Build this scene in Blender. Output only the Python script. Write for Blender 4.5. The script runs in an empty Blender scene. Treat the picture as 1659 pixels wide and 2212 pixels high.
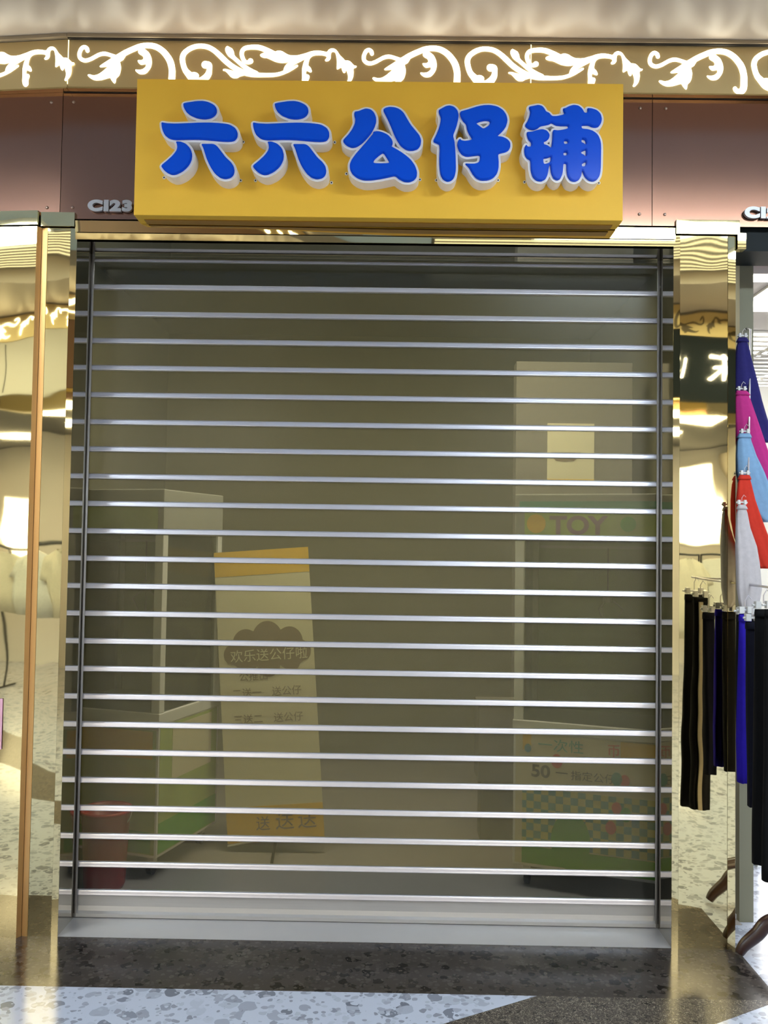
import bpy, bmesh, math, random
import numpy as np
from mathutils import Vector, Matrix, noise

random.seed(7)
scene = bpy.context.scene
COL = scene.collection

# ------------------------------------------------------------------ camera
F_PX, CX, CY = 1912.0, 829.5, 1106.0
CAM = np.array([0.0868, -3.6, 1.5925])
YAW, PITCH, ROLL = -0.00856, 0.03637, 0.01503
_fwd = np.array([math.sin(YAW) * math.cos(PITCH), math.cos(YAW) * math.cos(PITCH), math.sin(PITCH)])
_rt = np.array([math.cos(YAW), -math.sin(YAW), 0.0])
_up = np.cross(_rt, _fwd)
RT = _rt * math.cos(ROLL) + _up * math.sin(ROLL)
UP = -_rt * math.sin(ROLL) + _up * math.cos(ROLL)
cam_data = bpy.data.cameras.new('camera')
cam_data.sensor_fit = 'VERTICAL'
cam_data.sensor_height = 36.0
cam_data.sensor_width = 27.0
cam_data.lens = F_PX * 36.0 / 2212.0
cam_data.clip_start = 0.05
cam = bpy.data.objects.new('camera', cam_data)
COL.objects.link(cam)
cam.matrix_world = Matrix((
    (RT[0], UP[0], -_fwd[0], CAM[0]),
    (RT[1], UP[1], -_fwd[1], CAM[1]),
    (RT[2], UP[2], -_fwd[2], CAM[2]),
    (0, 0, 0, 1)))
scene.camera = cam

# ------------------------------------------------------------------ world, exposure
world = bpy.data.worlds.new('world')
scene.world = world
world.use_nodes = True
world.node_tree.nodes['Background'].inputs[0].default_value = (0.80, 0.82, 0.90, 1)
world.node_tree.nodes['Background'].inputs[1].default_value = 0.12
vs = scene.view_settings
vs.view_transform = 'Standard'
vs.look = 'None'
vs.gamma = 1.0
vs.use_curve_mapping = False
vs.exposure = 1.2
scene.cycles.caustics_reflective = False
scene.cycles.caustics_refractive = False
LAMP_COOL = 23.0      # large cool diffuser panels in the corridor ceiling
LAMP_LINE = 0.75      # linear lamps between the louvres
LAMP_SHOP = 10.0      # lamp panels inside the open clothes shops
LAMP_INNER_FILL = 10.0      # fill lamp added to brighten the closed shop
LAMP_FRIEZE = 3.2    # back-lit scroll cut-outs


def ray(px, py):
    d = _fwd + RT * ((px - CX) / F_PX) + UP * ((CY - py) / F_PX)
    return d


def at(px, py, Y):
    d = ray(px, py)
    t = (Y - CAM[1]) / d[1]
    return Vector(CAM + d * t)


def atz(px, py, Z=0.0):
    d = ray(px, py)
    t = (Z - CAM[2]) / d[2]
    return Vector(CAM + d * t)


# ------------------------------------------------------------------ materials
def new_mat(name):
    m = bpy.data.materials.new(name)
    m.use_nodes = True
    nt = m.node_tree
    b = nt.nodes['Principled BSDF']
    return m, nt, b


def mat(name, col, rough=0.5, metal=0.0, var=0.0, scale=20.0, bump=0.0, emit=None, estr=0.0, spec=None, stretch=None):
    m, nt, b = new_mat(name)
    b.inputs['Base Color'].default_value = (*col, 1)
    b.inputs['Roughness'].default_value = rough
    b.inputs['Metallic'].default_value = metal
    if spec is not None:
        b.inputs['Specular IOR Level'].default_value = spec
    if emit:
        b.inputs['Emission Color'].default_value = (*emit, 1)
        b.inputs['Emission Strength'].default_value = estr
    if var or bump:
        tc = nt.nodes.new('ShaderNodeTexCoord')
        mp = nt.nodes.new('ShaderNodeMapping')
        if stretch:
            mp.inputs['Scale'].default_value = stretch
        nz = nt.nodes.new('ShaderNodeTexNoise')
        nz.inputs['Scale'].default_value = scale
        nz.inputs['Detail'].default_value = 4
        nt.links.new(tc.outputs['Object'], mp.inputs['Vector'])
        nt.links.new(mp.outputs['Vector'], nz.inputs['Vector'])
        if var:
            mx = nt.nodes.new('ShaderNodeMix')
            mx.data_type = 'RGBA'
            mx.inputs['A'].default_value = (*[c * (1 - var) for c in col], 1)
            mx.inputs['B'].default_value = (*[min(1, c * (1 + var)) for c in col], 1)
            nt.links.new(nz.outputs['Fac'], mx.inputs['Factor'])
            nt.links.new(mx.outputs['Result'], b.inputs['Base Color'])
        if bump:
            bp = nt.nodes.new('ShaderNodeBump')
            bp.inputs['Strength'].default_value = bump
            bp.inputs['Distance'].default_value = 0.002
            nt.links.new(nz.outputs['Fac'], bp.inputs['Height'])
            nt.links.new(bp.outputs['Normal'], b.inputs['Normal'])
    return m


def emission(name, col, strength):
    m = bpy.data.materials.new(name)
    m.use_nodes = True
    nt = m.node_tree
    nt.nodes.clear()
    o = nt.nodes.new('ShaderNodeOutputMaterial')
    e = nt.nodes.new('ShaderNodeEmission')
    e.inputs[0].default_value = (*col, 1)
    e.inputs[1].default_value = strength
    nt.links.new(e.outputs[0], o.inputs[0])
    return m


def srgb(r, g, b):
    def f(c):
        c /= 255.0
        return c / 12.92 if c <= 0.04045 else ((c + 0.055) / 1.055) ** 2.4
    return (f(r), f(g), f(b))


def terrazzo(name, base, chips, rough=0.12, scale=28.0, amount=0.5, fine=None, spec=0.28):
    """polished stone: voronoi chips of several tones in a cement ground"""
    m, nt, b = new_mat(name)
    b.inputs['Roughness'].default_value = rough
    b.inputs['Specular IOR Level'].default_value = spec
    tc = nt.nodes.new('ShaderNodeTexCoord')
    nzd = nt.nodes.new('ShaderNodeTexNoise')
    nzd.inputs['Scale'].default_value = scale * 0.9
    nt.links.new(tc.outputs['Object'], nzd.inputs['Vector'])
    mixv = nt.nodes.new('ShaderNodeMix')
    mixv.data_type = 'VECTOR'
    mixv.inputs['Factor'].default_value = 0.03
    nt.links.new(tc.outputs['Object'], mixv.inputs['A'])
    nt.links.new(nzd.outputs['Color'], mixv.inputs['B'])
    cur = None
    for i, (sc, thr, dark) in enumerate(((scale, amount, chips[0]), (scale * 2.3, amount * 0.9, chips[1]))):
        v = nt.nodes.new('ShaderNodeTexVoronoi')
        v.inputs['Scale'].default_value = sc
        v.inputs['Randomness'].default_value = 1.0
        nt.links.new(mixv.outputs['Result'], v.inputs['Vector'])
        # chip inside its cell
        rmp = nt.nodes.new('ShaderNodeMath')
        rmp.operation = 'LESS_THAN'
        nt.links.new(v.outputs['Distance'], rmp.inputs[0])
        sep = nt.nodes.new('ShaderNodeSeparateColor')
        nt.links.new(v.outputs['Color'], sep.inputs[0])
        size = nt.nodes.new('ShaderNodeMath')
        size.operation = 'MULTIPLY'
        nt.links.new(sep.outputs[0], size.inputs[0])
        size.inputs[1].default_value = thr
        nt.links.new(size.outputs[0], rmp.inputs[1])
        tone = nt.nodes.new('ShaderNodeMix')
        tone.data_type = 'RGBA'
        tone.inputs['A'].default_value = (*dark, 1)
        tone.inputs['B'].default_value = (*base, 1)
        nt.links.new(sep.outputs[1], tone.inputs['Factor'])
        mx = nt.nodes.new('ShaderNodeMix')
        mx.data_type = 'RGBA'
        if cur is None:
            mx.inputs['A'].default_value = (*base, 1)
        else:
            nt.links.new(cur, mx.inputs['A'])
        nt.links.new(tone.outputs['Result'], mx.inputs['B'])
        nt.links.new(rmp.outputs[0], mx.inputs['Factor'])
        cur = mx.outputs['Result']
    if fine:
        n2 = nt.nodes.new('ShaderNodeTexNoise')
        n2.inputs['Scale'].default_value = scale * 5
        n2.inputs['Detail'].default_value = 6
        n2.inputs['Roughness'].default_value = 0.8
        nt.links.new(tc.outputs['Object'], n2.inputs['Vector'])
        cr = nt.nodes.new('ShaderNodeValToRGB')
        cr.color_ramp.elements[0].position = 0.42
        cr.color_ramp.elements[1].position = 0.62
        cr.color_ramp.elements[0].color = (0, 0, 0, 1)
        cr.color_ramp.elements[1].color = (1, 1, 1, 1)
        nt.links.new(n2.outputs['Fac'], cr.inputs[0])
        mx = nt.nodes.new('ShaderNodeMix')
        mx.data_type = 'RGBA'
        nt.links.new(cur, mx.inputs['A'])
        mx.inputs['B'].default_value = (*fine, 1)
        nt.links.new(cr.outputs[0], mx.inputs['Factor'])
        cur = mx.outputs['Result']
    nt.links.new(cur, b.inputs['Base Color'])
    return m


def plastic_panel(name, diff, tint, haze, gloss_rough=0.08):
    """tinted, slightly hazy see-through plastic strip"""
    m = bpy.data.materials.new(name)
    m.use_nodes = True
    nt = m.node_tree
    nt.nodes.clear()
    o = nt.nodes.new('ShaderNodeOutputMaterial')
    tr = nt.nodes.new('ShaderNodeBsdfTransparent')
    tr.inputs[0].default_value = (*tint, 1)
    df = nt.nodes.new('ShaderNodeBsdfDiffuse')
    gl = nt.nodes.new('ShaderNodeBsdfGlossy')
    gl.inputs['Roughness'].default_value = gloss_rough
    gl.inputs['Color'].default_value = (1, 1, 1, 1)
    # fine horizontal rub marks on the plastic
    tc = nt.nodes.new('ShaderNodeTexCoord')
    mp = nt.nodes.new('ShaderNodeMapping')
    mp.inputs['Scale'].default_value = (0.6, 1, 90)
    nz = nt.nodes.new('ShaderNodeTexNoise')
    nz.inputs['Scale'].default_value = 3.0
    nz.inputs['Detail'].default_value = 5
    nt.links.new(tc.outputs['Object'], mp.inputs['Vector'])
    nt.links.new(mp.outputs['Vector'], nz.inputs['Vector'])
    mxc = nt.nodes.new('ShaderNodeMix')
    mxc.data_type = 'RGBA'
    mxc.inputs['A'].default_value = (*[c * 0.78 for c in diff], 1)
    mxc.inputs['B'].default_value = (*[c * 1.25 for c in diff], 1)
    nt.links.new(nz.outputs['Fac'], mxc.inputs['Factor'])
    nt.links.new(mxc.outputs['Result'], df.inputs['Color'])
    m1 = nt.nodes.new('ShaderNodeMixShader')
    m1.inputs[0].default_value = haze
    nt.links.new(tr.outputs[0], m1.inputs[1])
    nt.links.new(df.outputs[0], m1.inputs[2])
    fr = nt.nodes.new('ShaderNodeFresnel')
    fr.inputs[0].default_value = 1.38
    m2 = nt.nodes.new('ShaderNodeMixShader')
    nt.links.new(fr.outputs[0], m2.inputs[0])
    nt.links.new(m1.outputs[0], m2.inputs[1])
    nt.links.new(gl.outputs[0], m2.inputs[2])
    nt.links.new(m2.outputs[0], o.inputs[0])
    return m


M = {}
M['gold'] = mat('gold mirror steel', (0.86, 0.73, 0.40), 0.025, 1.0)
M['gold_edge'] = mat('gold mirror edge', (0.80, 0.64, 0.30), 0.06, 1.0)
M['gold_frieze'] = mat('gold frieze steel', (0.60, 0.445, 0.205), 0.45, 0.5, var=0.05, scale=3)
M['frieze_off'] = mat('unlit scroll', (0.10, 0.07, 0.03), 0.4, 0.3)
M['scroll'] = emission('backlit scroll', (1.0, 0.93, 0.72), LAMP_FRIEZE)
M['leak'] = emission('light in the joint', (1.0, 0.86, 0.45), 2.2)
M['fascia'] = mat('brown satin metal', (0.37, 0.19, 0.13), 0.14, 1.0, var=0.03, scale=4)
M['soffit'] = mat('beige soffit paint', (0.42, 0.355, 0.29), 0.36, 0.0, var=0.03, scale=2)
M['trim'] = mat('grey brown trim', (0.34, 0.27, 0.18), 0.4, 0.2)
M['orange_reflection'] = mat('brushed copper gold', (0.72, 0.42, 0.16), 0.38, 0.8)  # gold strips with their orange reflection put into the base colour
M['dark_gap'] = mat('dark gap', (0.02, 0.016, 0.012), 0.7)
M['screw'] = mat('screw head', (0.33, 0.24, 0.20), 0.3, 1.0)
M['yellow'] = mat('yellow sheet', (0.93, 0.54, 0.055), 0.5, 0.0, var=0.04, scale=2.2, spec=0.25)
M['blue'] = mat('blue acrylic', (0.003, 0.085, 0.72), 0.22, 0.0, spec=0.18)
M['white_letter'] = mat('white letter shell', (0.90, 0.88, 0.86), 0.4)
M['steel_letter'] = mat('steel letter', (0.34, 0.34, 0.36), 0.35, 0.6)
M['alu'] = mat('aluminium bar', (0.66, 0.64, 0.70), 0.34, 0.75, var=0.05, scale=2, stretch=(1, 1, 60))
M['alu_dull'] = mat('aluminium rail', (0.66, 0.64, 0.63), 0.38, 0.8, var=0.07, scale=3, stretch=(1, 1, 40))
M['rod'] = mat('guide rod', (0.42, 0.39, 0.37), 0.4, 0.2)
M['jamb'] = mat('polished steel jamb', (0.66, 0.64, 0.58), 0.05, 1.0)
M['panel_olive'] = plastic_panel('olive plastic strip', srgb(128, 118, 80), (0.93, 0.915, 0.79), 0.24, 0.28)
M['panel_clear'] = plastic_panel('smoky plastic strip', (0.12, 0.13, 0.13), (0.78, 0.82, 0.82), 0.08)
M['white_floor'] = terrazzo('white terrazzo', (0.47, 0.50, 0.60), ((0.15, 0.16, 0.20), (0.24, 0.25, 0.30)), 0.16, 19, 0.70)
M['dark_floor'] = terrazzo('dark terrazzo', (0.046, 0.038, 0.034), ((0.007, 0.006, 0.006), (0.075, 0.064, 0.056)), 0.17, 25, 0.72)
M['granite'] = terrazzo('brown granite', (0.10, 0.083, 0.068), ((0.022, 0.019, 0.018), (0.42, 0.36, 0.28)), 0.24, 85, 0.8, fine=(0.018, 0.015, 0.014))
M['threshold'] = mat('grey stone threshold', (0.40, 0.38, 0.38), 0.25, 0.0, var=0.05, scale=8)
M['inner_floor'] = mat('shop floor', (0.30, 0.27, 0.25), 0.35, var=0.06, scale=6)
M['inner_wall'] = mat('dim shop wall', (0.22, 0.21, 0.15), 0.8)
M['white'] = mat('white paint', (0.80, 0.80, 0.80), 0.5)
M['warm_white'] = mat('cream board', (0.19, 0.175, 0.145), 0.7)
M['beige_wall'] = mat('beige corridor wall', (0.58, 0.52, 0.42), 0.5)
M['ceiling'] = mat('corridor ceiling', (0.50, 0.64, 0.82), 0.6)
M['cool_lamp'] = emission('cool diffuser lamp', (0.80, 0.93, 1.0), LAMP_COOL)
M['line_lamp'] = emission('linear lamp', (1.0, 0.97, 0.80), LAMP_LINE)
M['shop_lamp'] = emission('shop lamp', (1.0, 0.95, 0.82), LAMP_SHOP)
M['glow_white'] = emission('lit white letters', (1.0, 1.0, 1.0), 6.0)
M['dark_sign'] = mat('dark sign board', (0.006, 0.010, 0.012), 0.5, spec=0.15)
M['black_metal'] = mat('black metal', (0.02, 0.02, 0.02), 0.4, 0.6)


# ------------------------------------------------------------------ mesh helpers
def link(o, parent=None):
    COL.objects.link(o)
    if parent is not None:
        o.parent = parent
    return o


def tag(o, label=None, cat=None, group=None, kind=None):
    if label:
        o['label'] = label
    if cat:
        o['category'] = cat
    if group:
        o['group'] = group
    if kind:
        o['kind'] = kind
    return o


def thing(name, label, cat, loc=(0, 0, 0), rotz=0.0, group=None):
    o = bpy.data.objects.new(name, None)
    o.empty_display_size = 0.05
    COL.objects.link(o)
    o.location = loc
    o.rotation_euler = (0, 0, rotz)
    return tag(o, label, cat, group)


def world_loc(o):
    v = Vector((0, 0, 0))
    while o is not None:
        v = v + o.location
        o = o.parent
    return v


def from_bm(name, bm, m, parent=None, local=False, smooth=False, loc=None, recalc=True):
    """one mesh object; coordinates are world unless local. An unparented mesh gets its origin at its base."""
    if recalc:
        bmesh.ops.recalc_face_normals(bm, faces=bm.faces[:])
    me = bpy.data.meshes.new(name)
    if not local:
        if parent is not None:
            off = world_loc(parent)
        else:
            xs = [v.co for v in bm.verts]
            off = Vector(((min(c.x for c in xs) + max(c.x for c in xs)) / 2,
                          (min(c.y for c in xs) + max(c.y for c in xs)) / 2,
                          min(c.z for c in xs)))
        for v in bm.verts:
            v.co -= off
    else:
        off = Vector(loc) if loc is not None else Vector((0, 0, 0))
    bm.to_mesh(me)
    bm.free()
    me.materials.append(m)
    if smooth:
        for p in me.polygons:
            p.use_smooth = True
    o = bpy.data.objects.new(name, me)
    link(o, parent)
    if parent is None or local:
        if parent is None:
            o.location = off
        elif loc is not None:
            o.location = loc
    return o


def box_bm(x0, x1, y0, y1, z0, z1, bevel=0.0, bm=None):
    own = bm is None
    if own:
        bm = bmesh.new()
    vs = [bm.verts.new((x, y, z)) for x in (x0, x1) for y in (y0, y1) for z in (z0, z1)]
    f = [(0, 1, 3, 2), (4, 6, 7, 5), (0, 4, 5, 1), (2, 3, 7, 6), (0, 2, 6, 4), (1, 5, 7, 3)]
    for q in f:
        bm.faces.new([vs[i] for i in q])
    if bevel and own:
        bmesh.ops.bevel(bm, geom=bm.edges[:], offset=bevel, segments=2, affect='EDGES', profile=0.6)
    return bm


def box(name, x0, x1, y0, y1, z0, z1, m, parent=None, bevel=0.0, local=False):
    return from_bm(name, box_bm(x0, x1, y0, y1, z0, z1, bevel), m, parent, local=local)


def structure(name, bm, m, parent=None):
    return tag(from_bm(name, bm, m, parent), kind='structure' if parent is None else None)


def wallbox(name, x0, x1, y0, y1, z0, z1, m):
    return structure(name, box_bm(x0, x1, y0, y1, z0, z1), m)


def prism_bm(poly, y0, y1, bm=None):
    """polygon in x,z extruded along y"""
    bm = bm or bmesh.new()
    a = [bm.verts.new((p[0], y0, p[1])) for p in poly]
    b = [bm.verts.new((p[0], y1, p[1])) for p in poly]
    bm.faces.new(a)
    bm.faces.new(b[::-1])
    n = len(poly)
    for i in range(n):
        bm.faces.new((a[i], b[i], b[(i + 1) % n], a[(i + 1) % n]))
    return bm


def profile_bar_bm(prof, x0, x1):
    """profile in (y,z) swept along x"""
    bm = bmesh.new()
    a = [bm.verts.new((x0, p[0], p[1])) for p in prof]
    b = [bm.verts.new((x1, p[0], p[1])) for p in prof]
    bm.faces.new(a)
    bm.faces.new(b[::-1])
    n = len(prof)
    for i in range(n):
        bm.faces.new((a[i], b[i], b[(i + 1) % n], a[(i + 1) % n]))
    return bm


def tube_bm(path, radii, seg=10, bm=None):
    bm = bm or bmesh.new()
    path = [Vector(p) for p in path]
    rings = []
    if not hasattr(radii, '__len__'):
        radii = [radii] * len(path)
    prev = None
    for i, p in enumerate(path):
        t = (path[min(i + 1, len(path) - 1)] - path[max(i - 1, 0)]).normalized()
        if prev is None:
            ref = Vector((0, 0, 1)) if abs(t.z) < 0.9 else Vector((1, 0, 0))
            u = t.cross(ref).normalized()
        else:
            u = (prev - t * prev.dot(t)).normalized()
        prev = u
        w = t.cross(u)
        rings.append([bm.verts.new(p + (u * math.cos(2 * math.pi * k / seg) + w * math.sin(2 * math.pi * k / seg)) * radii[i]) for k in range(seg)])
    for a, b in zip(rings, rings[1:]):
        for k in range(seg):
            bm.faces.new((a[k], a[(k + 1) % seg], b[(k + 1) % seg], b[k]))
    bm.faces.new(rings[0][::-1])
    bm.faces.new(rings[-1])
    return bm


def poly_slab_bm(pts, z0, z1):
    bm = bmesh.new()
    a = [bm.verts.new((p[0], p[1], z1)) for p in pts]
    b = [bm.verts.new((p[0], p[1], z0)) for p in pts]
    bm.faces.new(a)
    bm.faces.new(b[::-1])
    n = len(pts)
    for i in range(n):
        bm.faces.new((a[i], b[i], b[(i + 1) % n], a[(i + 1) % n]))
    return bm


def mirror_bm(p0, p1, z0, z1, thick, amp, seed, cell=0.02, wave=0.22):
    """upright sheet from p0 to p1 (x,y), faintly wavy like rolled mirror steel, facing the right-hand normal"""
    p0, p1 = Vector((*p0, 0)), Vector((*p1, 0))
    d = p1 - p0
    L = d.length
    d.normalize()
    nrm = Vector((d.y, -d.x, 0))
    nx = max(2, int(L / cell))
    nz = max(2, int((z1 - z0) / cell))
    bm = bmesh.new()
    g = []
    for j in range(nz + 1):
        row = []
        z = z0 + (z1 - z0) * j / nz
        for i in range(nx + 1):
            s = L * i / nx
            k = noise.noise(Vector((s / wave * 0.8 + seed * 3.1, seed * 7.7, z / wave)))
            k += 0.5 * noise.noise(Vector((s / wave * 1.9, seed * 2.3 + 5, z / wave * 1.7)))
            row.append(bm.verts.new(p0 + d * s + nrm * (amp * k) + Vector((0, 0, z))))
        g.append(row)
    for j in range(nz):
        for i in range(nx):
            f = bm.faces.new((g[j][i], g[j][i + 1], g[j + 1][i + 1], g[j + 1][i]))
            f.smooth = True
    c = []
    for (q, z) in ((p0, z0), (p1, z0), (p1, z1), (p0, z1)):
        c.append(bm.verts.new(q - nrm * thick + Vector((0, 0, z))))
    bm.faces.new(c[::-1])
    bm.faces.new(g[0][::-1] + [c[0], c[1]])
    bm.faces.new([g[j][nx] for j in range(nz, -1, -1)] + [c[1], c[2]])
    bm.faces.new(g[nz] + [c[2], c[3]])
    bm.faces.new([g[j][0] for j in range(nz + 1)] + [c[3], c[0]])
    rim = [e for e in bm.edges if len(e.link_faces) == 2 and e.link_faces[0].smooth != e.link_faces[1].smooth]
    bmesh.ops.split_edges(bm, edges=rim)
    return bm


# ------------------------------------------------------------------ outline tools (signs and scrolls)
def smooth_closed(pts, it=2, keep=0.2):
    pts = [np.array(p, float) for p in pts]
    for _ in range(it):
        out = []
        n = len(pts)
        for i in range(n):
            a, b = pts[i], pts[(i + 1) % n]
            out.append(a * (1 - keep) + b * keep)
            out.append(a * keep + b * (1 - keep))
        pts = out
    return np.array(pts)


def seg_dist(P, a, b):
    d = b - a
    L = (d * d).sum()
    t = np.clip(((P - a) @ d) / max(L, 1e-12), 0, 1)
    return np.hypot(*(P - a - t[:, None] * d).T), t


def poly_sdf(P, loops):
    dist = np.full(len(P), 1e9)
    ins = np.zeros(len(P), bool)
    for lp in loops:
        n = len(lp)
        for i in range(n):
            a, b = lp[i], lp[(i + 1) % n]
            dist = np.minimum(dist, seg_dist(P, a, b)[0])
            if a[1] != b[1]:
                c = ((a[1] > P[:, 1]) != (b[1] > P[:, 1])) & (P[:, 0] < (b[0] - a[0]) * (P[:, 1] - a[1]) / (b[1] - a[1]) + a[0])
                ins ^= c
    return np.where(ins, -dist, dist)


def march(field, xs, ys, level):
    """closed contour loops of field==level"""
    f = field - level
    f = np.where(f == 0, 1e-9, f)
    ny, nx = f.shape
    segs = {}

    def hx(j, i):
        t = f[j, i] / (f[j, i] - f[j, i + 1])
        return (xs[i] + t * (xs[i + 1] - xs[i]), ys[j])

    def vx(j, i):
        t = f[j, i] / (f[j, i] - f[j + 1, i])
        return (xs[i], ys[j] + t * (ys[j + 1] - ys[j]))
    inside = f < 0
    mixed = np.zeros((ny - 1, nx - 1), bool)
    s = inside[:-1, :-1].astype(int) + inside[:-1, 1:] + inside[1:, :-1] + inside[1:, 1:]
    mixed = (s > 0) & (s < 4)
    pos = {}
    nxt = {}
    for j, i in zip(*np.nonzero(mixed)):
        a, b, c, d = inside[j, i], inside[j, i + 1], inside[j + 1, i + 1], inside[j + 1, i]
        e = []
        # walk the four edges ccw, note crossings in->out and out->in
        E = [(('h', j, i), a, b), (('v', j, i + 1), b, c), (('h', j + 1, i), c, d), (('v', j, i), d, a)]
        outs = [k for k, p, q in E if p and not q]
        ins = [k for k, p, q in E if q and not p]
        for k in outs + ins:
            if k not in pos:
                pos[k] = hx(k[1], k[2]) if k[0] == 'h' else vx(k[1], k[2])
        if len(outs) == 1:
            nxt[outs[0]] = ins[0]
        else:
            order = [k for k, p, q in E if p != q]
            for k in outs:
                nxt[k] = order[(order.index(k) + 1) % 4]
    loops = []
    while nxt:
        k0, k = next(iter(nxt.items()))
        lp = []
        cur = k0
        while cur in nxt:
            lp.append(pos[cur])
            cur = nxt.pop(cur)
        if len(lp) > 5:
            loops.append(np.array(lp))
    return loops


def thin(lp, tol):
    """Douglas-Peucker on a closed loop"""
    def dp(a, b):
        if b <= a + 1:
            return []
        P = lp[a + 1:b]
        d, _ = seg_dist(P, lp[a], lp[b % len(lp)])
        k = int(np.argmax(d))
        if d[k] < tol:
            return []
        k += a + 1
        return dp(a, k) + [k] + dp(k, b)
    n = len(lp)
    far = int(np.argmax(((lp - lp[0]) ** 2).sum(1)))
    idx = [0] + dp(0, far) + [far] + dp(far, n)
    return lp[idx]


def outline_object(name, loops, m, parent, y_front, depth, bevel=0.0, segs=3):
    """loops in world x,z -> solid standing in the x-z plane whose front lies at y_front"""
    cu = bpy.data.curves.new(name, 'CURVE')
    cu.dimensions = '2D'
    cu.fill_mode = 'BOTH'
    cu.extrude = max(0.0, depth / 2 - bevel)
    if bevel:
        cu.bevel_depth = bevel
        cu.bevel_resolution = segs
        cu.offset = -bevel
    for lp in loops:
        s = cu.splines.new('POLY')
        s.points.add(len(lp) - 1)
        for p, q in zip(s.points, lp):
            p.co = (q[0], q[1], 0, 1)
        s.use_cyclic_u = True
    ob = bpy.data.objects.new('tmp', cu)
    COL.objects.link(ob)
    bpy.context.view_layer.update()
    me = bpy.data.meshes.new_from_object(ob.evaluated_get(bpy.context.evaluated_depsgraph_get()))
    bpy.data.objects.remove(ob)
    bpy.data.curves.remove(cu)
    off = world_loc(parent) if parent is not None else Vector((0, 0, 0))
    for v in me.vertices:   # curve x,y,z -> world x, y, z  (curve +z looks at the camera, -y)
        x, z, n = v.co
        v.co = Vector((x, y_front + depth / 2 - n, z)) - off
    me.name = name
    me.materials.clear()
    me.materials.append(m)
    o = bpy.data.objects.new(name, me)
    link(o, parent)
    return o


def text_mesh(body, size, depth=0.0, bold=0.0):
    cu = bpy.data.curves.new('txt', 'FONT')
    cu.body = body
    cu.size = size
    cu.extrude = depth / 2
    cu.offset = bold
    cu.align_x = 'LEFT'
    ob = bpy.data.objects.new('tmp', cu)
    COL.objects.link(ob)
    bpy.context.view_layer.update()
    me = bpy.data.meshes.new_from_object(ob.evaluated_get(bpy.context.evaluated_depsgraph_get()))
    bpy.data.objects.remove(ob)
    bpy.data.curves.remove(cu)
    return me


W2, H, D = 1.2283, 2.831, 0.199      # half width, height and depth of the shutter recess
Z_FB = at(830, 481, 0.0).z        # bottom lip of the brown fascia
Z_FT = at(830, 207, 0.0).z           # top of fascia, bottom of frieze
Z_ZT = at(830, 92, -0.03).z          # top of frieze
Z_SO = at(830, 78, -0.05).z          # soffit above


# ================================================================== THE SETTING
# ---- floors (flush slabs, cut along the inlay lines)
YB = -0.396                                   # front edge of the dark border
def inlay(y, x0=0.628):                       # slanting edge of the granite band
    return x0 + (y - YB) * 1.757
BW = 0.86                                     # band width along x
DA = inlay(-4.0)
structure('floor', poly_slab_bm([(-7, YB), (inlay(YB), YB), (DA, -4.0), (DA, -9), (-7, -9)], -0.05, 0.0), M['white_floor'])
structure('floor_granite_band', poly_slab_bm([(inlay(YB), YB), (inlay(YB) + BW, YB), (DA + BW, -4.0), (DA, -4.0)], -0.05, 0.0), M['granite'])
structure('floor_corridor', poly_slab_bm([(inlay(YB) + BW, YB), (7, YB), (7, -9), (DA, -9), (DA, -4.0), (DA + BW, -4.0)], -0.05, 0.0), M['white_floor'])
structure('floor_dark_border', poly_slab_bm([(-7, 0.6), (-7, YB), (1.488, YB), (1.488, 0.0), (-1.2, 0.0), (-1.2, 0.6)], -0.05, 0.0), M['dark_floor'])
structure('floor_threshold', poly_slab_bm([(-W2, 0.0), (W2, 0.0), (W2, D + 0.03), (-W2, D + 0.03)], -0.05, 0.0004), M['threshold'])
structure('floor_shop', poly_slab_bm([(-1.66, D + 0.03), (1.60, D + 0.03), (1.60, 3.2), (-1.66, 3.2)], -0.05, 0.001), M['inner_floor'])
structure('floor_neighbour', poly_slab_bm([(1.488, YB), (7, YB), (7, 3.2), (1.60, 3.2), (1.60, D + 0.03), (1.488, D + 0.03)], -0.05, 0.0), M['white_floor'])

# ---- the shop behind the shutter
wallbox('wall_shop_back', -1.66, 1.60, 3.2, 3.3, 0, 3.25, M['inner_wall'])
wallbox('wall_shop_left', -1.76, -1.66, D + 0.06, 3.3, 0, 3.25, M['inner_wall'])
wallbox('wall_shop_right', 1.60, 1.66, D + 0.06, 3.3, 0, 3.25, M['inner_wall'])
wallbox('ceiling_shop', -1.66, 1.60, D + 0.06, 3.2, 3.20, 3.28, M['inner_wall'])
# mass of the front wall over the opening and beside the pillars
wallbox('wall_front_head', -1.27, 1.60, 0.035, D + 0.06, H + 0.012, 3.66, M['dark_gap'])
wallbox('wall_front_left', -1.60, -W2 - 0.012, 0.06, D + 0.06, 0, H + 0.012, M['dark_gap'])
wallbox('wall_front_right', W2 + 0.012, 1.470, 0.03, D + 0.06, 0, H + 0.012, M['dark_gap'])

# ---- corridor ceiling, soffits, far walls
structure('ceiling_soffit', box_bm(-7, 7, -0.75, 0.25, Z_SO, Z_SO + 0.30), M['soffit'])
structure('ceiling_corridor', box_bm(-7, 7, -3.25, -0.75, 3.80, 3.88), M['ceiling'])
structure('ceiling_soffit_opposite', box_bm(-7, 7, -4.2, -3.25, Z_SO, Z_SO + 0.30), M['soffit'])
wallbox('wall_corridor_left', -7.1, -7, -9, 0.6, 0, 3.9, M['beige_wall'])
wallbox('wall_corridor_right', 7, 7.1, -9, 3.3, 0, 3.9, M['beige_wall'])

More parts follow.
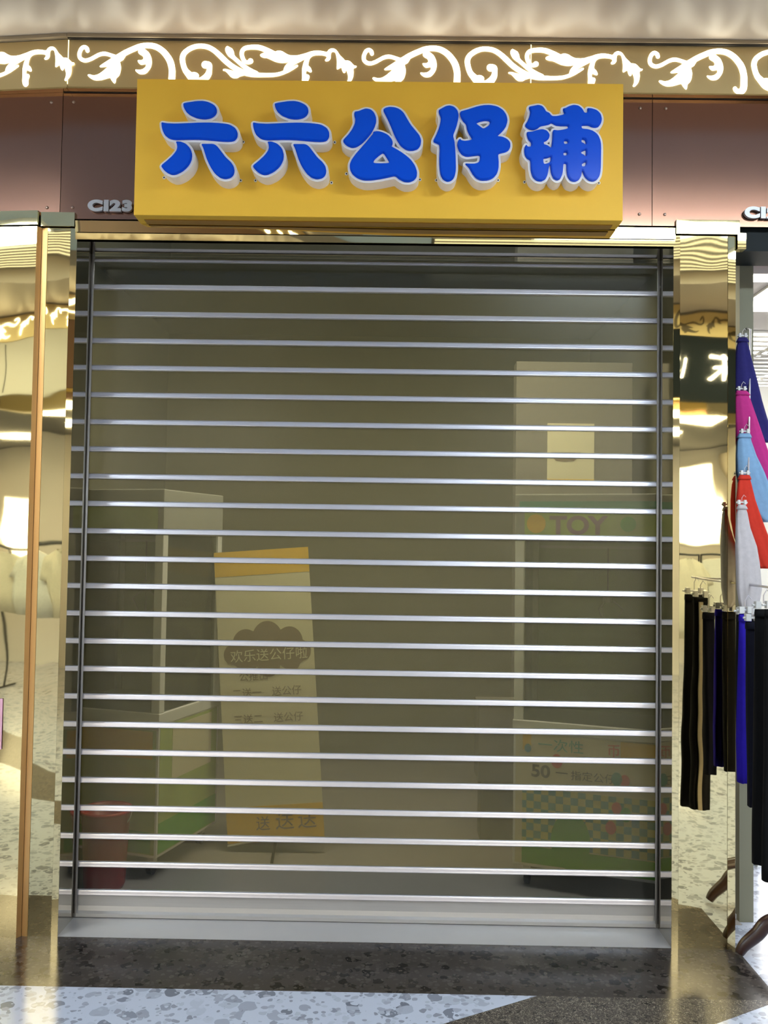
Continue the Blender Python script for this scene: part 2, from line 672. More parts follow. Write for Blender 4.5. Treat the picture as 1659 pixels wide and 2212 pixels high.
# ---- gold recess lining (mirror steel jambs and head)
structure('trim_jamb_left', mirror_bm((-W2, 0.002), (-W2, D), 0.0, H, 0.010, 0.00006, 3), M['jamb'])
structure('trim_jamb_right', mirror_bm((W2, D), (W2, 0.002), 0.0, H, 0.010, 0.00006, 4), M['jamb'])
structure('trim_recess_head', box_bm(-W2, W2, 0.004, D + 0.02, H, H + 0.010), M['jamb'])

# ================================================================== SHOPFRONT
# ---- gold header beam over the opening
hb = thing('header_beam', 'gold mirror header beam running above the shutter under the yellow sign', 'beam', (0, 0, H))
def tilted_strip(name, z0, z1, y0, y1, parent, seed, twist=0.0, x0=-W2 - 0.006, x1=W2 + 0.006, cells=70):
    bm = bmesh.new()
    g = []
    for i in range(cells + 1):
        x = x0 + (x1 - x0) * i / cells
        w = 0.0006 * noise.noise(Vector((x * 2.2, seed, 0)))
        k = max(0.0, min(1.0, (0.25 - x) / 0.9))
        g.append((bm.verts.new((x, y0 + w, z0)), bm.verts.new((x, y1 + w - twist * k * k * (3 - 2 * k), z1)), bm.verts.new((x, 0.028, z1)), bm.verts.new((x, 0.028, z0))))
    for a, b in zip(g, g[1:]):
        for k in range(4):
            f = bm.faces.new((a[k], b[k], b[(k + 1) % 4], a[(k + 1) % 4]))
            f.smooth = (k == 0)
    bm.faces.new(g[0]); bm.faces.new(g[-1][::-1])
    bmesh.ops.split_edges(bm, edges=[e for e in bm.edges if len(e.link_faces) == 2 and e.link_faces[0].smooth != e.link_faces[1].smooth])
    return from_bm(name, bm, M['gold'], parent)
tilted_strip('lower_strip', H, H + 0.026, -0.002, -0.002, hb, 1, 0.0016)
tilted_strip('upper_strip', H + 0.029, H + 0.075, -0.006, -0.006, hb, 2, 0.0052)
box('seam', -W2, W2, 0.004, 0.02, H + 0.025, H + 0.030, M['dark_gap'], hb)

# ---- mirror pillars
PZ = H + 0.045
pr = thing('mirror_pillar', 'gold mirror pillar right of the shutter beside the hanging clothes', 'pillar', (1.354, 0.0, 0))
from_bm('edge_strip', mirror_bm((W2, 0.0), (1.2535, -0.004), 0, PZ, 0.02, 0.0002, 11), M['gold'], pr)
from_bm('mirror_panel', mirror_bm((1.2545, -0.002), (1.4485, -0.002), 0, PZ, 0.02, 0.00095, 12.4), M['gold'], pr)
from_bm('edge_strip', mirror_bm((1.4495, -0.004), (1.482, 0.0), 0, PZ, 0.02, 0.00025, 13), M['gold'], pr)
from_bm('return_panel', mirror_bm((1.482, 0.0), (1.482, 0.22), 0, PZ, 0.01, 0.0001, 14), M['gold_edge'], pr)
from_bm('cap', mirror_bm((1.235, -0.016), (1.492, -0.016), PZ + 0.004, PZ + 0.062, 0.04, 0.0005, 15), M['gold'], pr)
pl = thing('mirror_pillar', 'narrow gold mirror pillar left of the shutter with a slim bright edge', 'pillar', (-1.30, 0.0, 0))
from_bm('edge_strip', mirror_bm((-1.2535, -0.004), (-W2, 0.0), 0, PZ, 0.02, 0.0002, 21), M['gold'], pl)
from_bm('mirror_panel', mirror_bm((-1.3480, -0.002), (-1.2545, -0.002), 0, PZ, 0.02, 0.00080, 22), M['gold'], pl)
from_bm('edge_strip', mirror_bm((-1.3730, -0.0005), (-1.3490, -0.004), 0, PZ, 0.02, 0.00016, 23), M['orange_reflection'], pl)
from_bm('cap', mirror_bm((-1.374, -0.016), (-1.235, -0.016), PZ + 0.004, PZ + 0.062, 0.04, 0.0005, 24), M['gold'], pl)

LA = math.radians(-5.0)
lw_t = thing('mirror_cladding', 'wide gold mirror cladding panel at the left edge of the photo', 'cladding', (-1.386, -0.022, 0))
def left_pt(s, out=0.0):          # s metres to the left of the hinge along the receding face
    return (-1.386 - s * math.cos(LA), -0.022 - s * math.sin(LA) - out)
from_bm('mirror_panel', mirror_bm(left_pt(1.6), left_pt(0.0), 0, PZ, 0.01, 0.0012, 31, cell=0.03, wave=0.3), M['gold'], lw_t)
from_bm('return_panel', mirror_bm((-1.386, -0.022), (-1.3735, -0.003), 0, PZ, 0.006, 0.0001, 32), M['orange_reflection'], lw_t)
from_bm('cap', mirror_bm(left_pt(1.6, 0.012), (-1.380, -0.034), PZ + 0.004, PZ + 0.062, 0.03, 0.0005, 33), M['gold'], lw_t)
tag(from_bm('pink_paper', box_bm(-1.56, at(5, 1565, -0.016).x, -0.0190, -0.0175, at(0, 1620, -0.028).z, at(0, 1510, -0.028).z), mat('pink paper', (0.80, 0.42, 0.52), 0.7)),
    'small pink paper stuck on the left mirror cladding', 'paper')

# ---- brown metal fascia
def fascia_bm(x0, x1, xo=0.0):
    bm = bmesh.new()
    n = 26
    fr, bk = [], []
    for j in range(n + 1):
        t = j / n
        z = Z_FB + (Z_FT - Z_FB) * t
        y = -0.0017 * max(0.0, 1 - t / 0.28) ** 2
        fr.append((bm.verts.new((x0 - xo, y, z)), bm.verts.new((x1 - xo, y, z))))
        bk.append((bm.verts.new((x0 - xo, y + 0.006, z)), bm.verts.new((x1 - xo, y + 0.006, z))))
    for j in range(n):
        f = bm.faces.new((fr[j][0], fr[j][1], fr[j + 1][1], fr[j + 1][0])); f.smooth = True
        f = bm.faces.new((bk[j][1], bk[j][0], bk[j + 1][0], bk[j + 1][1])); f.smooth = True
        bm.faces.new((fr[j][0], fr[j + 1][0], bk[j + 1][0], bk[j][0]))
        bm.faces.new((fr[j][1], bk[j][1], bk[j + 1][1], fr[j + 1][1]))
    bm.faces.new((fr[0][0], bk[0][0], bk[0][1], fr[0][1]))
    bm.faces.new((fr[n][0], fr[n][1], bk[n][1], bk[n][0]))
    bmesh.ops.split_edges(bm, edges=[e for e in bm.edges if len(e.link_faces) == 2 and e.link_faces[0].smooth != e.link_faces[1].smooth])
    return bm

def screw_bm(r=0.0065):
    bm = bmesh.new()
    seg = 12
    rings = []
    for (rr, y) in ((r, 0.0), (r, -0.002), (r * 0.75, -0.0042), (r * 0.3, -0.005)):
        rings.append([bm.verts.new((rr * math.cos(2 * math.pi * k / seg), y, rr * math.sin(2 * math.pi * k / seg))) for k in range(seg)])
    for a, b in zip(rings, rings[1:]):
        for k in range(seg):
            bm.faces.new((a[k], a[(k + 1) % seg], b[(k + 1) % seg], b[k]))
    bm.faces.new(rings[0]); bm.faces.new(rings[-1][::-1])
    return bm
_bm = screw_bm()
bmesh.ops.recalc_face_normals(_bm, faces=_bm.faces[:])
SCREW = bpy.data.meshes.new('screw'); _bm.to_mesh(SCREW); _bm.free(); SCREW.materials.append(M['screw'])
def add_screw(parent, x, z, y=0.0):
    o = bpy.data.objects.new('screw', SCREW)
    link(o, parent)
    o.location = Vector((x, y, z)) - Vector(parent.location)
    return o
zsT, zsB = at(1384, 234, 0).z, at(1384, 463, 0.0).z
FX = [-1.302, 0.05, 1.139, 4.2]
labels = ['brown metal fascia panel left of the yellow sign with unit number', 'brown metal fascia panel behind the right half of the yellow sign',
          'brown metal fascia panel at the far right above the clothes']
for i in range(3):
    fp = thing('fascia_panel', labels[i], 'fascia panel', (FX[i], 0, Z_FB), group='brown fascia panels')
    from_bm('sheet', fascia_bm(FX[i] + 0.0012, FX[i + 1] - 0.0012), M['fascia'], fp)
    if i in (0, 2):
        add_screw(fp, FX[i] + 0.045 + (0.01 if i else 0), zsT); add_screw(fp, FX[i] + 0.052, zsB, 0.0)
    if i == 1:
        add_screw(fp, FX[i + 1] - 0.05, zsT); add_screw(fp, FX[i + 1] - 0.052, zsB, 0.0)
fl = thing('fascia_panel', 'brown metal fascia panel at the far left turning away from the sign', 'fascia panel', (-1.302, 0, Z_FB), math.radians(-5), 'brown fascia panels')
o = from_bm('sheet', fascia_bm(-1.62, -0.0012), M['fascia'], fl, local=True)
for v in o.data.vertices:
    v.co.z -= Z_FB
for (x, z, y) in ((-0.05, zsT - Z_FB, 0.0), (-0.055, zsB - Z_FB, 0.0)):
    o = bpy.data.objects.new('screw', SCREW); link(o, fl); o.location = (x, y, z)
wallbox('wall_fascia_backing', -4.2, 4.0, 0.35, 0.42, 2.95, 3.66, M['dark_gap'])
wallbox('wall_facade_left', -7, -2.95, 0.18, 0.34, 0, 3.66, M['beige_wall'])
wallbox('trim_shadow_gap', -1.30, 4.0, -0.006, 0.03, Z_FT - 0.001, Z_FT + 0.008, M['dark_gap'])

# ---- steel unit numbers on the fascia
def unit_number(body, x, z, label, y=-0.012):
    t = thing('unit_number', label, 'number', (x, y, z))
    cx = 0.0
    for ch in body:
        me = text_mesh(ch, 0.058, 0.014, 0.0042)
        xs = [v.co.x for v in me.vertices]
        w = max(xs) - min(xs); x0 = min(xs)
        for v in me.vertices:
            a, b, c = v.co
            v.co = ((a - x0) * 1.42, -c, b)
        me.materials.clear(); me.materials.append(M['steel_letter']); me.name = 'character'
        o = bpy.data.objects.new('character', me)
        link(o, t); o.location = (cx, 0, 0)
        cx += w * 1.42 + 0.004
    return t
unit_number('C123', at(190, 455, -0.012).x, at(190, 455, -0.012).z, 'raised steel unit number half hidden by the yellow sign')
unit_number('C12', at(1607, 470, -0.012).x, at(1607, 470, -0.012).z, 'raised steel unit number at the right edge of the photo')

# ---- lit gold frieze
YF = -0.030
def cpt(c, x, y):
    sc, x0, y0 = {'a': (6.381, 150, 75), 'b': (6.381, 380, 75), 'c': (6.381, 560, 75), 'd': (5.946, 1380, 75)}[c]
    p = at(x0 + x / sc, y0 + y / sc, YF)
    if c == 'd':
        return np.array((p.x - 2 * PER, p.z + 0.004))
    return np.array((p.x, p.z))
PER = 1.1735
STROKES1 = [[('a', *p) for p in ((250, 222, 27), (240, 190, 27), (205, 170, 26), (165, 195, 26), (137, 265, 26), (150, 325, 26), (215, 357, 26), (300, 335, 25), (400, 280, 25), (480, 262, 26), (560, 280, 24), (630, 310, 30))],
            [('a', *p) for p in ((640, 330, 40), (760, 255, 38), (900, 190, 38), (1000, 155, 36), (1120, 150, 38), (1220, 180, 40), (1310, 250, 42), (1385, 360, 45), (1415, 480, 44), (1412, 590, 46), (1405, 660, 46), (1365, 705, 42), (1310, 690, 32), (1290, 660, 28))]]
POLY1 = [[('a', *p) for p in ((700, 270), (620, 300), (560, 340), (480, 390), (410, 438), (430, 450), (540, 438), (470, 500), (400, 550), (330, 565), (270, 545), (248, 560), (290, 600), (350, 630), (430, 628), (500, 610), (565, 590), (580, 630), (625, 680), (640, 640), (640, 605), (690, 560), (712, 470), (705, 410), (692, 372), (740, 350), (760, 315), (800, 250))],
         [('a', *p) for p in ((960, 195), (945, 235), (960, 265), (1010, 290), (1028, 325), (1005, 355), (960, 352), (940, 355), (950, 385), (985, 415), (1020, 412), (1058, 402), (1055, 445), (1010, 480), (960, 488), (905, 480), (920, 510), (960, 540), (1000, 548), (1060, 535), (1120, 460), (1137, 390), (1130, 320), (1100, 250), (1060, 215), (1015, 185))]]
STROKES2 = [[('b', *p) for p in ((405, 415, 52), (455, 420, 42), (462, 480, 36), (450, 540, 42), (405, 600, 48), (330, 645, 52), (250, 620, 55), (190, 560, 48), (130, 490, 38), (98, 400, 36), (90, 320, 36), (120, 250, 35), (200, 190, 34), (290, 160, 32), (370, 158, 33), (450, 175, 33), (530, 220, 34), (610, 290, 36), (690, 370, 36), (780, 440, 36), (870, 490, 34), (960, 530, 34), (1060, 550, 34), (1200, 558, 28), (1350, 555, 26), (1450, 535, 24), (1560, 490, 22), (1670, 430, 14))],
            [('b', *p) for p in ((1028, 365, 38), (985, 385, 24), (940, 360, 27), (910, 290, 28), (915, 225, 28), (960, 185, 29), (1050, 172, 31), (1150, 178, 34), (1250, 215, 36), (1340, 262, 38), (1400, 300, 36))]]
POLY2 = [[('b', *p) for p in ((240, 515), (290, 525), (322, 560), (300, 600), (200, 600), (170, 540))],
         [('b', *p) for p in ((705, 155), (740, 175), (780, 195), (800, 240), (805, 290), (870, 350), (960, 420), (1040, 470), (1150, 520), (1100, 560), (1000, 520), (920, 460), (840, 390), (780, 335), (720, 295), (685, 235), (680, 190))],
         [('b', *p) for p in ((650, 475), (700, 475), (760, 495), (860, 515), (960, 530), (960, 555), (880, 575), (850, 598), (790, 600), (750, 575), (715, 530), (680, 500), (648, 495))],
         [('c', *p) for p in ((10, 280), (40, 258), (100, 245), (150, 250), (215, 240), (250, 222), (310, 225), (370, 265), (420, 287), (520, 290), (620, 265), (720, 230), (800, 220), (870, 228), (935, 245), (955, 210), (1000, 188), (1050, 200), (1085, 240), (1110, 285), (1160, 330), (1180, 358), (1240, 360), (1275, 390), (1310, 430), (1345, 432), (1335, 455), (1295, 462), (1302, 530), (1290, 600), (1262, 645), (1225, 680), (1200, 670), (1225, 620), (1228, 570), (1200, 475), (1185, 525), (1165, 530), (1145, 500), (1133, 445), (1085, 478), (1066, 475), (1075, 390), (1065, 300), (1050, 245), (1020, 232), (990, 245), (983, 290), (985, 330), (960, 360), (920, 370), (903, 352), (930, 325), (930, 300), (890, 285), (800, 280), (740, 290), (700, 320), (680, 370), (672, 430), (705, 450), (728, 505), (710, 522), (645, 490), (642, 550), (680, 552), (697, 580), (672, 640), (680, 700), (640, 732), (605, 710), (588, 650), (595, 560), (590, 480), (610, 390), (640, 330), (560, 375), (480, 415), (395, 475), (330, 520), (345, 450), (375, 410), (420, 372), (340, 392), (240, 380), (170, 350), (110, 320), (60, 318), (20, 300))]]

def spline_pts(pts, sub=4):
    pts = np.array(pts, float)
    out = []
    n = len(pts)
    for i in range(n - 1):
        p0, p1, p2, p3 = pts[max(i - 1, 0)], pts[i], pts[i + 1], pts[min(i + 2, n - 1)]
        for k in range(sub):
            t = k / sub
            out.append(0.5 * ((2 * p1) + (-p0 + p2) * t + (2 * p0 - 5 * p1 + 4 * p2 - p3) * t * t + (-p0 + 3 * p1 - 3 * p2 + p3) * t ** 3))
    out.append(pts[-1])
    return np.array(out)

def scroll_loops(strokes, polys, eye=None):
    S = []
    for st in strokes:
        w = [(*cpt(c, x, y), r / 6.381 * 3.57 / F_PX) for (c, x, y, r) in st]
        S.append(spline_pts(w))
    Pl = [smooth_closed([cpt(c, x, y) for (c, x, y) in pg], 1, 0.22) for pg in polys]
    allp = np.concatenate([s[:, :2] for s in S] + Pl)
    lo, hi = allp.min(0) - 0.02, allp.max(0) + 0.02
    res = 0.0021
    xs = np.arange(lo[0], hi[0], res); ys = np.arange(lo[1], hi[1], res)
    X, Y = np.meshgrid(xs, ys)
    P = np.stack([X.ravel(), Y.ravel()], 1)
    f = np.full(len(P), 1e9)
    def near(pts, pad):
        return np.nonzero((P[:, 0] > pts[:, 0].min() - pad) & (P[:, 0] < pts[:, 0].max() + pad) & (P[:, 1] > pts[:, 1].min() - pad) & (P[:, 1] < pts[:, 1].max() + pad))[0]
    for s in S:
        for a, b in zip(s, s[1:]):
            idx = near(np.array([a[:2], b[:2]]), 0.03)
            d, t = seg_dist(P[idx], a[:2], b[:2])
            f[idx] = np.minimum(f[idx], d - (a[2] + (b[2] - a[2]) * t))
    for pg in Pl:
        idx = near(pg, 0.01)
        f[idx] = np.minimum(f[idx], poly_sdf(P[idx], [pg]))
    f = np.minimum(f, 0.01)
    if eye is not None:
        f = np.maximum(f, 0.0022 - np.hypot(*(P - eye).T))
    return [thin(l, 0.0004) for l in march(f.reshape(X.shape), xs, ys, 0.0)]
L1 = scroll_loops(STROKES1, POLY1)
L2 = scroll_loops(STROKES2, POLY2, eye=cpt('c', 250, 265))
ORX = -1.235
def scroll_mesh(name, loops):
    o = outline_object(name, [l - np.array((ORX, Z_FT)) for l in loops], M['scroll'], None, -0.0016, 0.0032)
    me = o.data
    bpy.data.objects.remove(o)
    return me
ME1, ME2 = scroll_mesh('leaf_scroll', L1), scroll_mesh('vine_scroll', L2)
ME1_OFF, ME2_OFF = ME1.copy(), ME2.copy()
for me in (ME1_OFF, ME2_OFF):
    me.materials.clear(); me.materials.append(M['frieze_off'])

def add_scroll(parent, me, x, local_x=None):
    o = bpy.data.objects.new(me.name.split('.')[0], me)
    link(o, parent)
    o.location = (x - parent.location.x if local_x is None else local_x, 0, 0)
    return o
FZX = [-1.2745, 0.632, 4.2]
fz_labels = ['gold frieze panel with glowing white scrolls directly above the yellow sign', 'gold frieze panel with glowing white scrolls above the sign\'s right end']
for i in range(2):
    fz = thing('frieze_panel', fz_labels[i], 'frieze', (FZX[i], YF, Z_FT), group='lit frieze panels')
    box('panel', FZX[i] + 0.0016, FZX[i + 1] - 0.0016, YF, 0.03, Z_FT + 0.006, Z_ZT, M['gold_frieze'], fz)
    box('lower_lip', FZX[i] + 0.0016, FZX[i + 1] - 0.0016, YF - 0.004, 0.0, Z_FT + 0.0005, Z_FT + 0.0065, M['gold_edge'], fz)
    box('joint_light', FZX[i] - 0.0014, FZX[i] + 0.0014, YF - 0.001, YF + 0.004, Z_FT + 0.022, Z_ZT - 0.003, M['leak'], fz)
    if i == 0:
        add_scroll(fz, ME1, ORX); add_scroll(fz, ME2, ORX); add_scroll(fz, ME1, ORX + PER)
        add_scroll(fz, ME2, ORX + PER)
    else:
        
        for k in (2, 3):
            add_scroll(fz, ME1, ORX + k * PER); add_scroll(fz, ME2, ORX + k * PER)
fz = thing('frieze_panel', 'gold frieze panel with glowing white scrolls at the far left, turning away', 'frieze', (FZX[0], YF, Z_FT), math.radians(-6), 'lit frieze panels')
h = Z_ZT - Z_FT
box('panel', -1.65, -0.0016, 0.0, 0.05, 0.006, h, M['gold_frieze'], fz, local=True)
box('lower_lip', -1.65, -0.0016, -0.004, 0.03, 0.0005, 0.0065, M['gold_edge'], fz, local=True)
for k in (1,):
    for me in (ME1, ME2):
        add_scroll(fz, me, 0, local_x=(ORX - k * PER + 0.010 - FZX[0]))
box('trim_frieze_top', FZX[0], 4.0, -0.050, 0.03, Z_ZT + 0.002, Z_SO, M['trim'])['kind'] = 'structure'
box('trim_frieze_top_bead', FZX[0], 4.0, -0.042, 0.03, Z_ZT - 0.002, Z_ZT + 0.002, M['dark_gap'])['kind'] = 'structure'
_o = from_bm('trim_frieze_top_left', box_bm(-1.65, 0, -0.020, 0.06, 0.0, Z_SO - Z_ZT - 0.002), M['trim'], local=True)
_o.location = (FZX[0], -0.030, Z_ZT + 0.002); _o.rotation_euler = (0, 0, math.radians(-6)); _o['kind'] = 'structure'

# ================================================================== YELLOW SIGN
YS = -0.112
SX0, SX1 = (at(296, 168, YS).x + at(289, 461, YS).x) / 2, (at(1349, 183, YS).x + at(1343, 480, YS).x) / 2
SZ0, SZ1 = (at(289, 461, YS).z + at(1343, 480, YS).z) / 2, (at(296, 168, YS).z + at(1349, 183, YS).z) / 2
sg = thing('shop_sign', 'yellow box sign with five raised blue characters above the closed shutter', 'sign', (0.0135, YS, SZ0))
from_bm('box', box_bm(SX0, SX1, YS, -0.012, SZ0, SZ1, 0.0025), M['yellow'], sg)
box('bottom_flange', SX0 + 0.03, SX1 - 0.03, YS + 0.045, -0.020, SZ0 - 0.004, SZ0, mat('ochre flange', srgb(150, 105, 30), 0.5), sg)
YL = YS - 0.072
def sp(x0, y0):
    return lambda pts: [np.array((at(x0 + x / 8.295, y0 + y / 8.295, YL).x, at(x0 + x / 8.295, y0 + y / 8.295, YL).z)) for x, y in pts]
liu = [[(548, 208), (600, 192), (700, 178), (800, 163), (900, 160), (1000, 178), (1100, 228), (1150, 290), (1152, 370), (1110, 430), (1040, 470), (930, 488), (800, 470), (680, 420), (600, 350), (558, 275)],
       [(160, 540), (250, 560), (400, 568), (600, 560), (800, 550), (1000, 547), (1200, 555), (1380, 580), (1480, 640), (1525, 720), (1520, 810), (1475, 870), (1400, 888), (1250, 885), (1000, 860), (800, 848), (600, 850), (400, 858), (300, 835), (220, 770), (180, 690), (162, 600)],
       [(415, 885), (500, 885), (600, 925), (680, 1010), (712, 1110), (700, 1220), (640, 1330), (540, 1420), (430, 1475), (350, 1483), (270, 1450), (200, 1390), (148, 1320), (250, 1240), (360, 1140), (430, 1050), (445, 990), (438, 930)],
       [(870, 928), (980, 930), (1090, 928), (1150, 960), (1220, 1050), (1310, 1170), (1400, 1250), (1455, 1330), (1470, 1410), (1450, 1490), (1390, 1540), (1300, 1558), (1200, 1530), (1110, 1450), (1030, 1330), (970, 1200), (935, 1080), (905, 990)]]
gong = [[(305, 268), (370, 262), (430, 235), (500, 212), (590, 228), (650, 285), (685, 370), (688, 450), (660, 540), (600, 650), (520, 750), (420, 850), (330, 905), (250, 915), (160, 880), (78, 793), (180, 690), (260, 580), (305, 480), (312, 400), (293, 340), (292, 300)],
        [(803, 238), (850, 200), (920, 183), (1020, 190), (1110, 225), (1180, 290), (1230, 380), (1300, 500), (1390, 610), (1460, 690), (1492, 780), (1480, 870), (1430, 940), (1330, 970), (1220, 955), (1120, 880), (1050, 770), (990, 640), (940, 510), (880, 380)],
        [(628, 632), (700, 615), (800, 635), (900, 685), (965, 760), (985, 820), (975, 865), (955, 890), (1050, 940), (1180, 1020), (1300, 1120), (1380, 1230), (1420, 1350), (1410, 1440), (1360, 1500), (1280, 1530), (1180, 1525), (1090, 1475), (1025, 1415), (900, 1445), (750, 1475), (600, 1495), (470, 1498), (350, 1460), (260, 1390), (215, 1300), (212, 1210), (250, 1120), (330, 1010), (430, 900), (520, 800), (590, 710), (635, 660)],
        [(815, 1000), (870, 1090), (920, 1170), (910, 1190), (780, 1195), (650, 1190), (632, 1170), (660, 1120), (740, 1050)]]
zai = [[(143, 240), (210, 205), (270, 170), (340, 157), (420, 180), (480, 240), (502, 320), (495, 410), (460, 550), (400, 695), (430, 800), (442, 930), (450, 1100), (455, 1300), (440, 1400), (410, 1470), (350, 1515), (290, 1520), (220, 1480), (175, 1400), (158, 1250), (155, 1100), (165, 950), (158, 858), (100, 835), (40, 803), (100, 690), (150, 570), (180, 450), (185, 370), (150, 300)],
       [(520, 270), (650, 235), (800, 185), (930, 155), (1070, 150), (1200, 178), (1300, 240), (1360, 330), (1380, 430), (1350, 540), (1280, 630), (1185, 708), (1280, 715), (1370, 755), (1425, 815), (1430, 900), (1390, 970), (1320, 1000), (1205, 1020), (1220, 1150), (1218, 1280), (1190, 1380), (1120, 1460), (1020, 1498), (900, 1500), (810, 1460), (740, 1370), (690, 1270), (605, 1195), (700, 1200), (800, 1200), (865, 1175), (885, 1110), (880, 1045), (750, 1062), (640, 1075), (560, 1040), (500, 960), (473, 860), (490, 790), (530, 748), (545, 780), (620, 795), (755, 770), (690, 680), (650, 590), (640, 495), (580, 440), (535, 360)],
       [(810, 478), (880, 445), (970, 428), (1050, 435), (1065, 470), (1040, 520), (945, 578), (880, 530)]]
pu = [[(183, 183), (260, 165), (350, 147), (420, 165), (465, 215), (490, 268), (550, 290), (595, 350), (680, 350), (825, 318), (800, 260), (790, 212), (840, 205), (900, 170), (980, 148), (1070, 160), (1140, 215), (1175, 290), (1225, 290), (1235, 250), (1225, 205), (1300, 208), (1400, 240), (1470, 310), (1492, 400), (1475, 480), (1430, 540), (1370, 555), (1300, 540), (1255, 512), (1120, 512), (1130, 575), (1230, 580), (1330, 610), (1420, 680), (1465, 780), (1478, 900), (1475, 1100), (1470, 1300), (1450, 1420), (1400, 1490), (1330, 1520), (1250, 1500), (1180, 1430), (1142, 1330), (1132, 1330), (1120, 1420), (1080, 1490), (1000, 1525), (920, 1500), (870, 1420), (855, 1300), (858, 1215), (840, 1195), (812, 1195), (798, 1215), (795, 1300), (780, 1400), (740, 1480), (680, 1500), (620, 1460), (580, 1370), (570, 1270), (566, 1225), (552, 1225), (535, 1290), (520, 1400), (480, 1480), (400, 1520), (310, 1500), (245, 1430), (215, 1320), (212, 1200), (208, 1135), (150, 1110), (110, 1050), (97, 950), (110, 890), (140, 855), (155, 895), (220, 900), (225, 820), (170, 770), (145, 690), (143, 632), (230, 630), (320, 600), (430, 580), (510, 610), (560, 680), (545, 750), (500, 790), (450, 805), (450, 855), (520, 870), (580, 925), (595, 850), (605, 740), (610, 590), (700, 607), (800, 590), (885, 570), (885, 520), (760, 525), (660, 515), (610, 480), (580, 470), (540, 500), (390, 525), (340, 570), (270, 600), (180, 580), (105, 520), (160, 440), (195, 350), (210, 270), (185, 220)],
      [(440, 1105), (510, 1100), (578, 1068), (575, 1130), (555, 1180), (500, 1200), (460, 1208), (442, 1180)],
      [(808, 790), (868, 790), (880, 820), (870, 845), (810, 848)], [(800, 998), (862, 990), (865, 1050), (800, 1058)],
      [(1130, 760), (1180, 770), (1205, 810), (1200, 865), (1160, 830), (1120, 815)], [(1115, 990), (1170, 965), (1205, 950), (1203, 1080), (1170, 1040), (1120, 1020)],
      [(1130, 1200), (1205, 1160), (1200, 1220), (1180, 1250), (1130, 1250)]]
CHARS = [('first blue character from the left', liu, 330, 200, (0, 0)), ('second blue character from the left', liu, 330, 200, None), ('middle blue character', gong, 730, 210, (0, 0)),
         ('fourth blue character', zai, 930, 210, (0, 0)), ('rightmost blue character', pu, 1120, 210, (0, 0))]
shift2 = np.array((at(593.3, 229, YL).x - at(396, 225, YL).x, 0.0035))
for lab, pol, x0, y0, sh in CHARS:
    sh = shift2 if sh is None else np.array(sh, float)
    loops = [smooth_closed(np.array(sp(x0, y0)(p)) + sh, 2, 0.2) for p in pol]
    lo = np.min([l.min(0) for l in loops], 0) - 0.016
    hi = np.max([l.max(0) for l in loops], 0) + 0.016
    res = 0.0017
    xs = np.arange(lo[0], hi[0], res); ys = np.arange(lo[1], hi[1], res)
    X, Yg = np.meshgrid(xs, ys)
    sd = poly_sdf(np.stack([X.ravel(), Yg.ravel()], 1), loops).reshape(X.shape)
    shell = [thin(l, 0.00035) for l in march(sd, xs, ys, 0.0088) if len(l) > 14]
    body = outline_object('character', shell, M['white_letter'], sg, YL, -YL + YS)
    body['label'] = lab
    # domed blue face: stacked contours of the outline's distance field, one mesh
    layers = []
    for inset, hgt in ((0.0, 0.0055), (0.0010, 0.0078), (0.0023, 0.0098), (0.0040, 0.0112), (0.0060, 0.0120)):
        lps = [thin(l, 0.0003) for l in march(sd, xs, ys, -inset) if len(l) > 8]
        layers.append(outline_object('face', lps, M['blue'], body, YL - hgt, hgt))
    bmj = bmesh.new()
    for o in layers:
        bmj.from_mesh(o.data)
    for o in layers[1:]:
        bpy.data.objects.remove(o)
    bmj.to_mesh(layers[0].data)
    bmj.free()
    layers[0].name = 'face'
bmt = bmesh.new()
bmesh.ops.create_cone(bmt, cap_ends=True, segments=12, radius1=0.0062, radius2=0.0062, depth=0.003, matrix=Matrix.Rotation(math.pi / 2, 4, 'X'))
TAB = bpy.data.meshes.new('mounting_tab'); bmt.to_mesh(TAB); bmt.free(); TAB.materials.append(M['white_letter'])
bmt = bmesh.new()
bmesh.ops.create_cone(bmt, cap_ends=True, segments=10, radius1=0.0034, radius2=0.0026, depth=0.004, matrix=Matrix.Rotation(math.pi / 2, 4, 'X'))
DOT = bpy.data.meshes.new('screw'); bmt.to_mesh(DOT); bmt.free(); DOT.materials.append(M['black_metal'])
for (px, py) in ((354.6, 383.8), (525.4, 306.9), (520, 390), (552, 390), (723, 307.5), (716, 394.8), (748.5, 375.5), (907, 388), (942.7, 389.5), (1076, 389.5), (1133, 393.4), (1293.5, 395.4)):
    p = at(px, py, YS - 0.002)
    o = bpy.data.objects.new('mounting_tab', TAB); link(o, sg); o.location = p - sg.location
    d = bpy.data.objects.new('screw', DOT); link(d, o); d.location = (0, -0.002, 0)

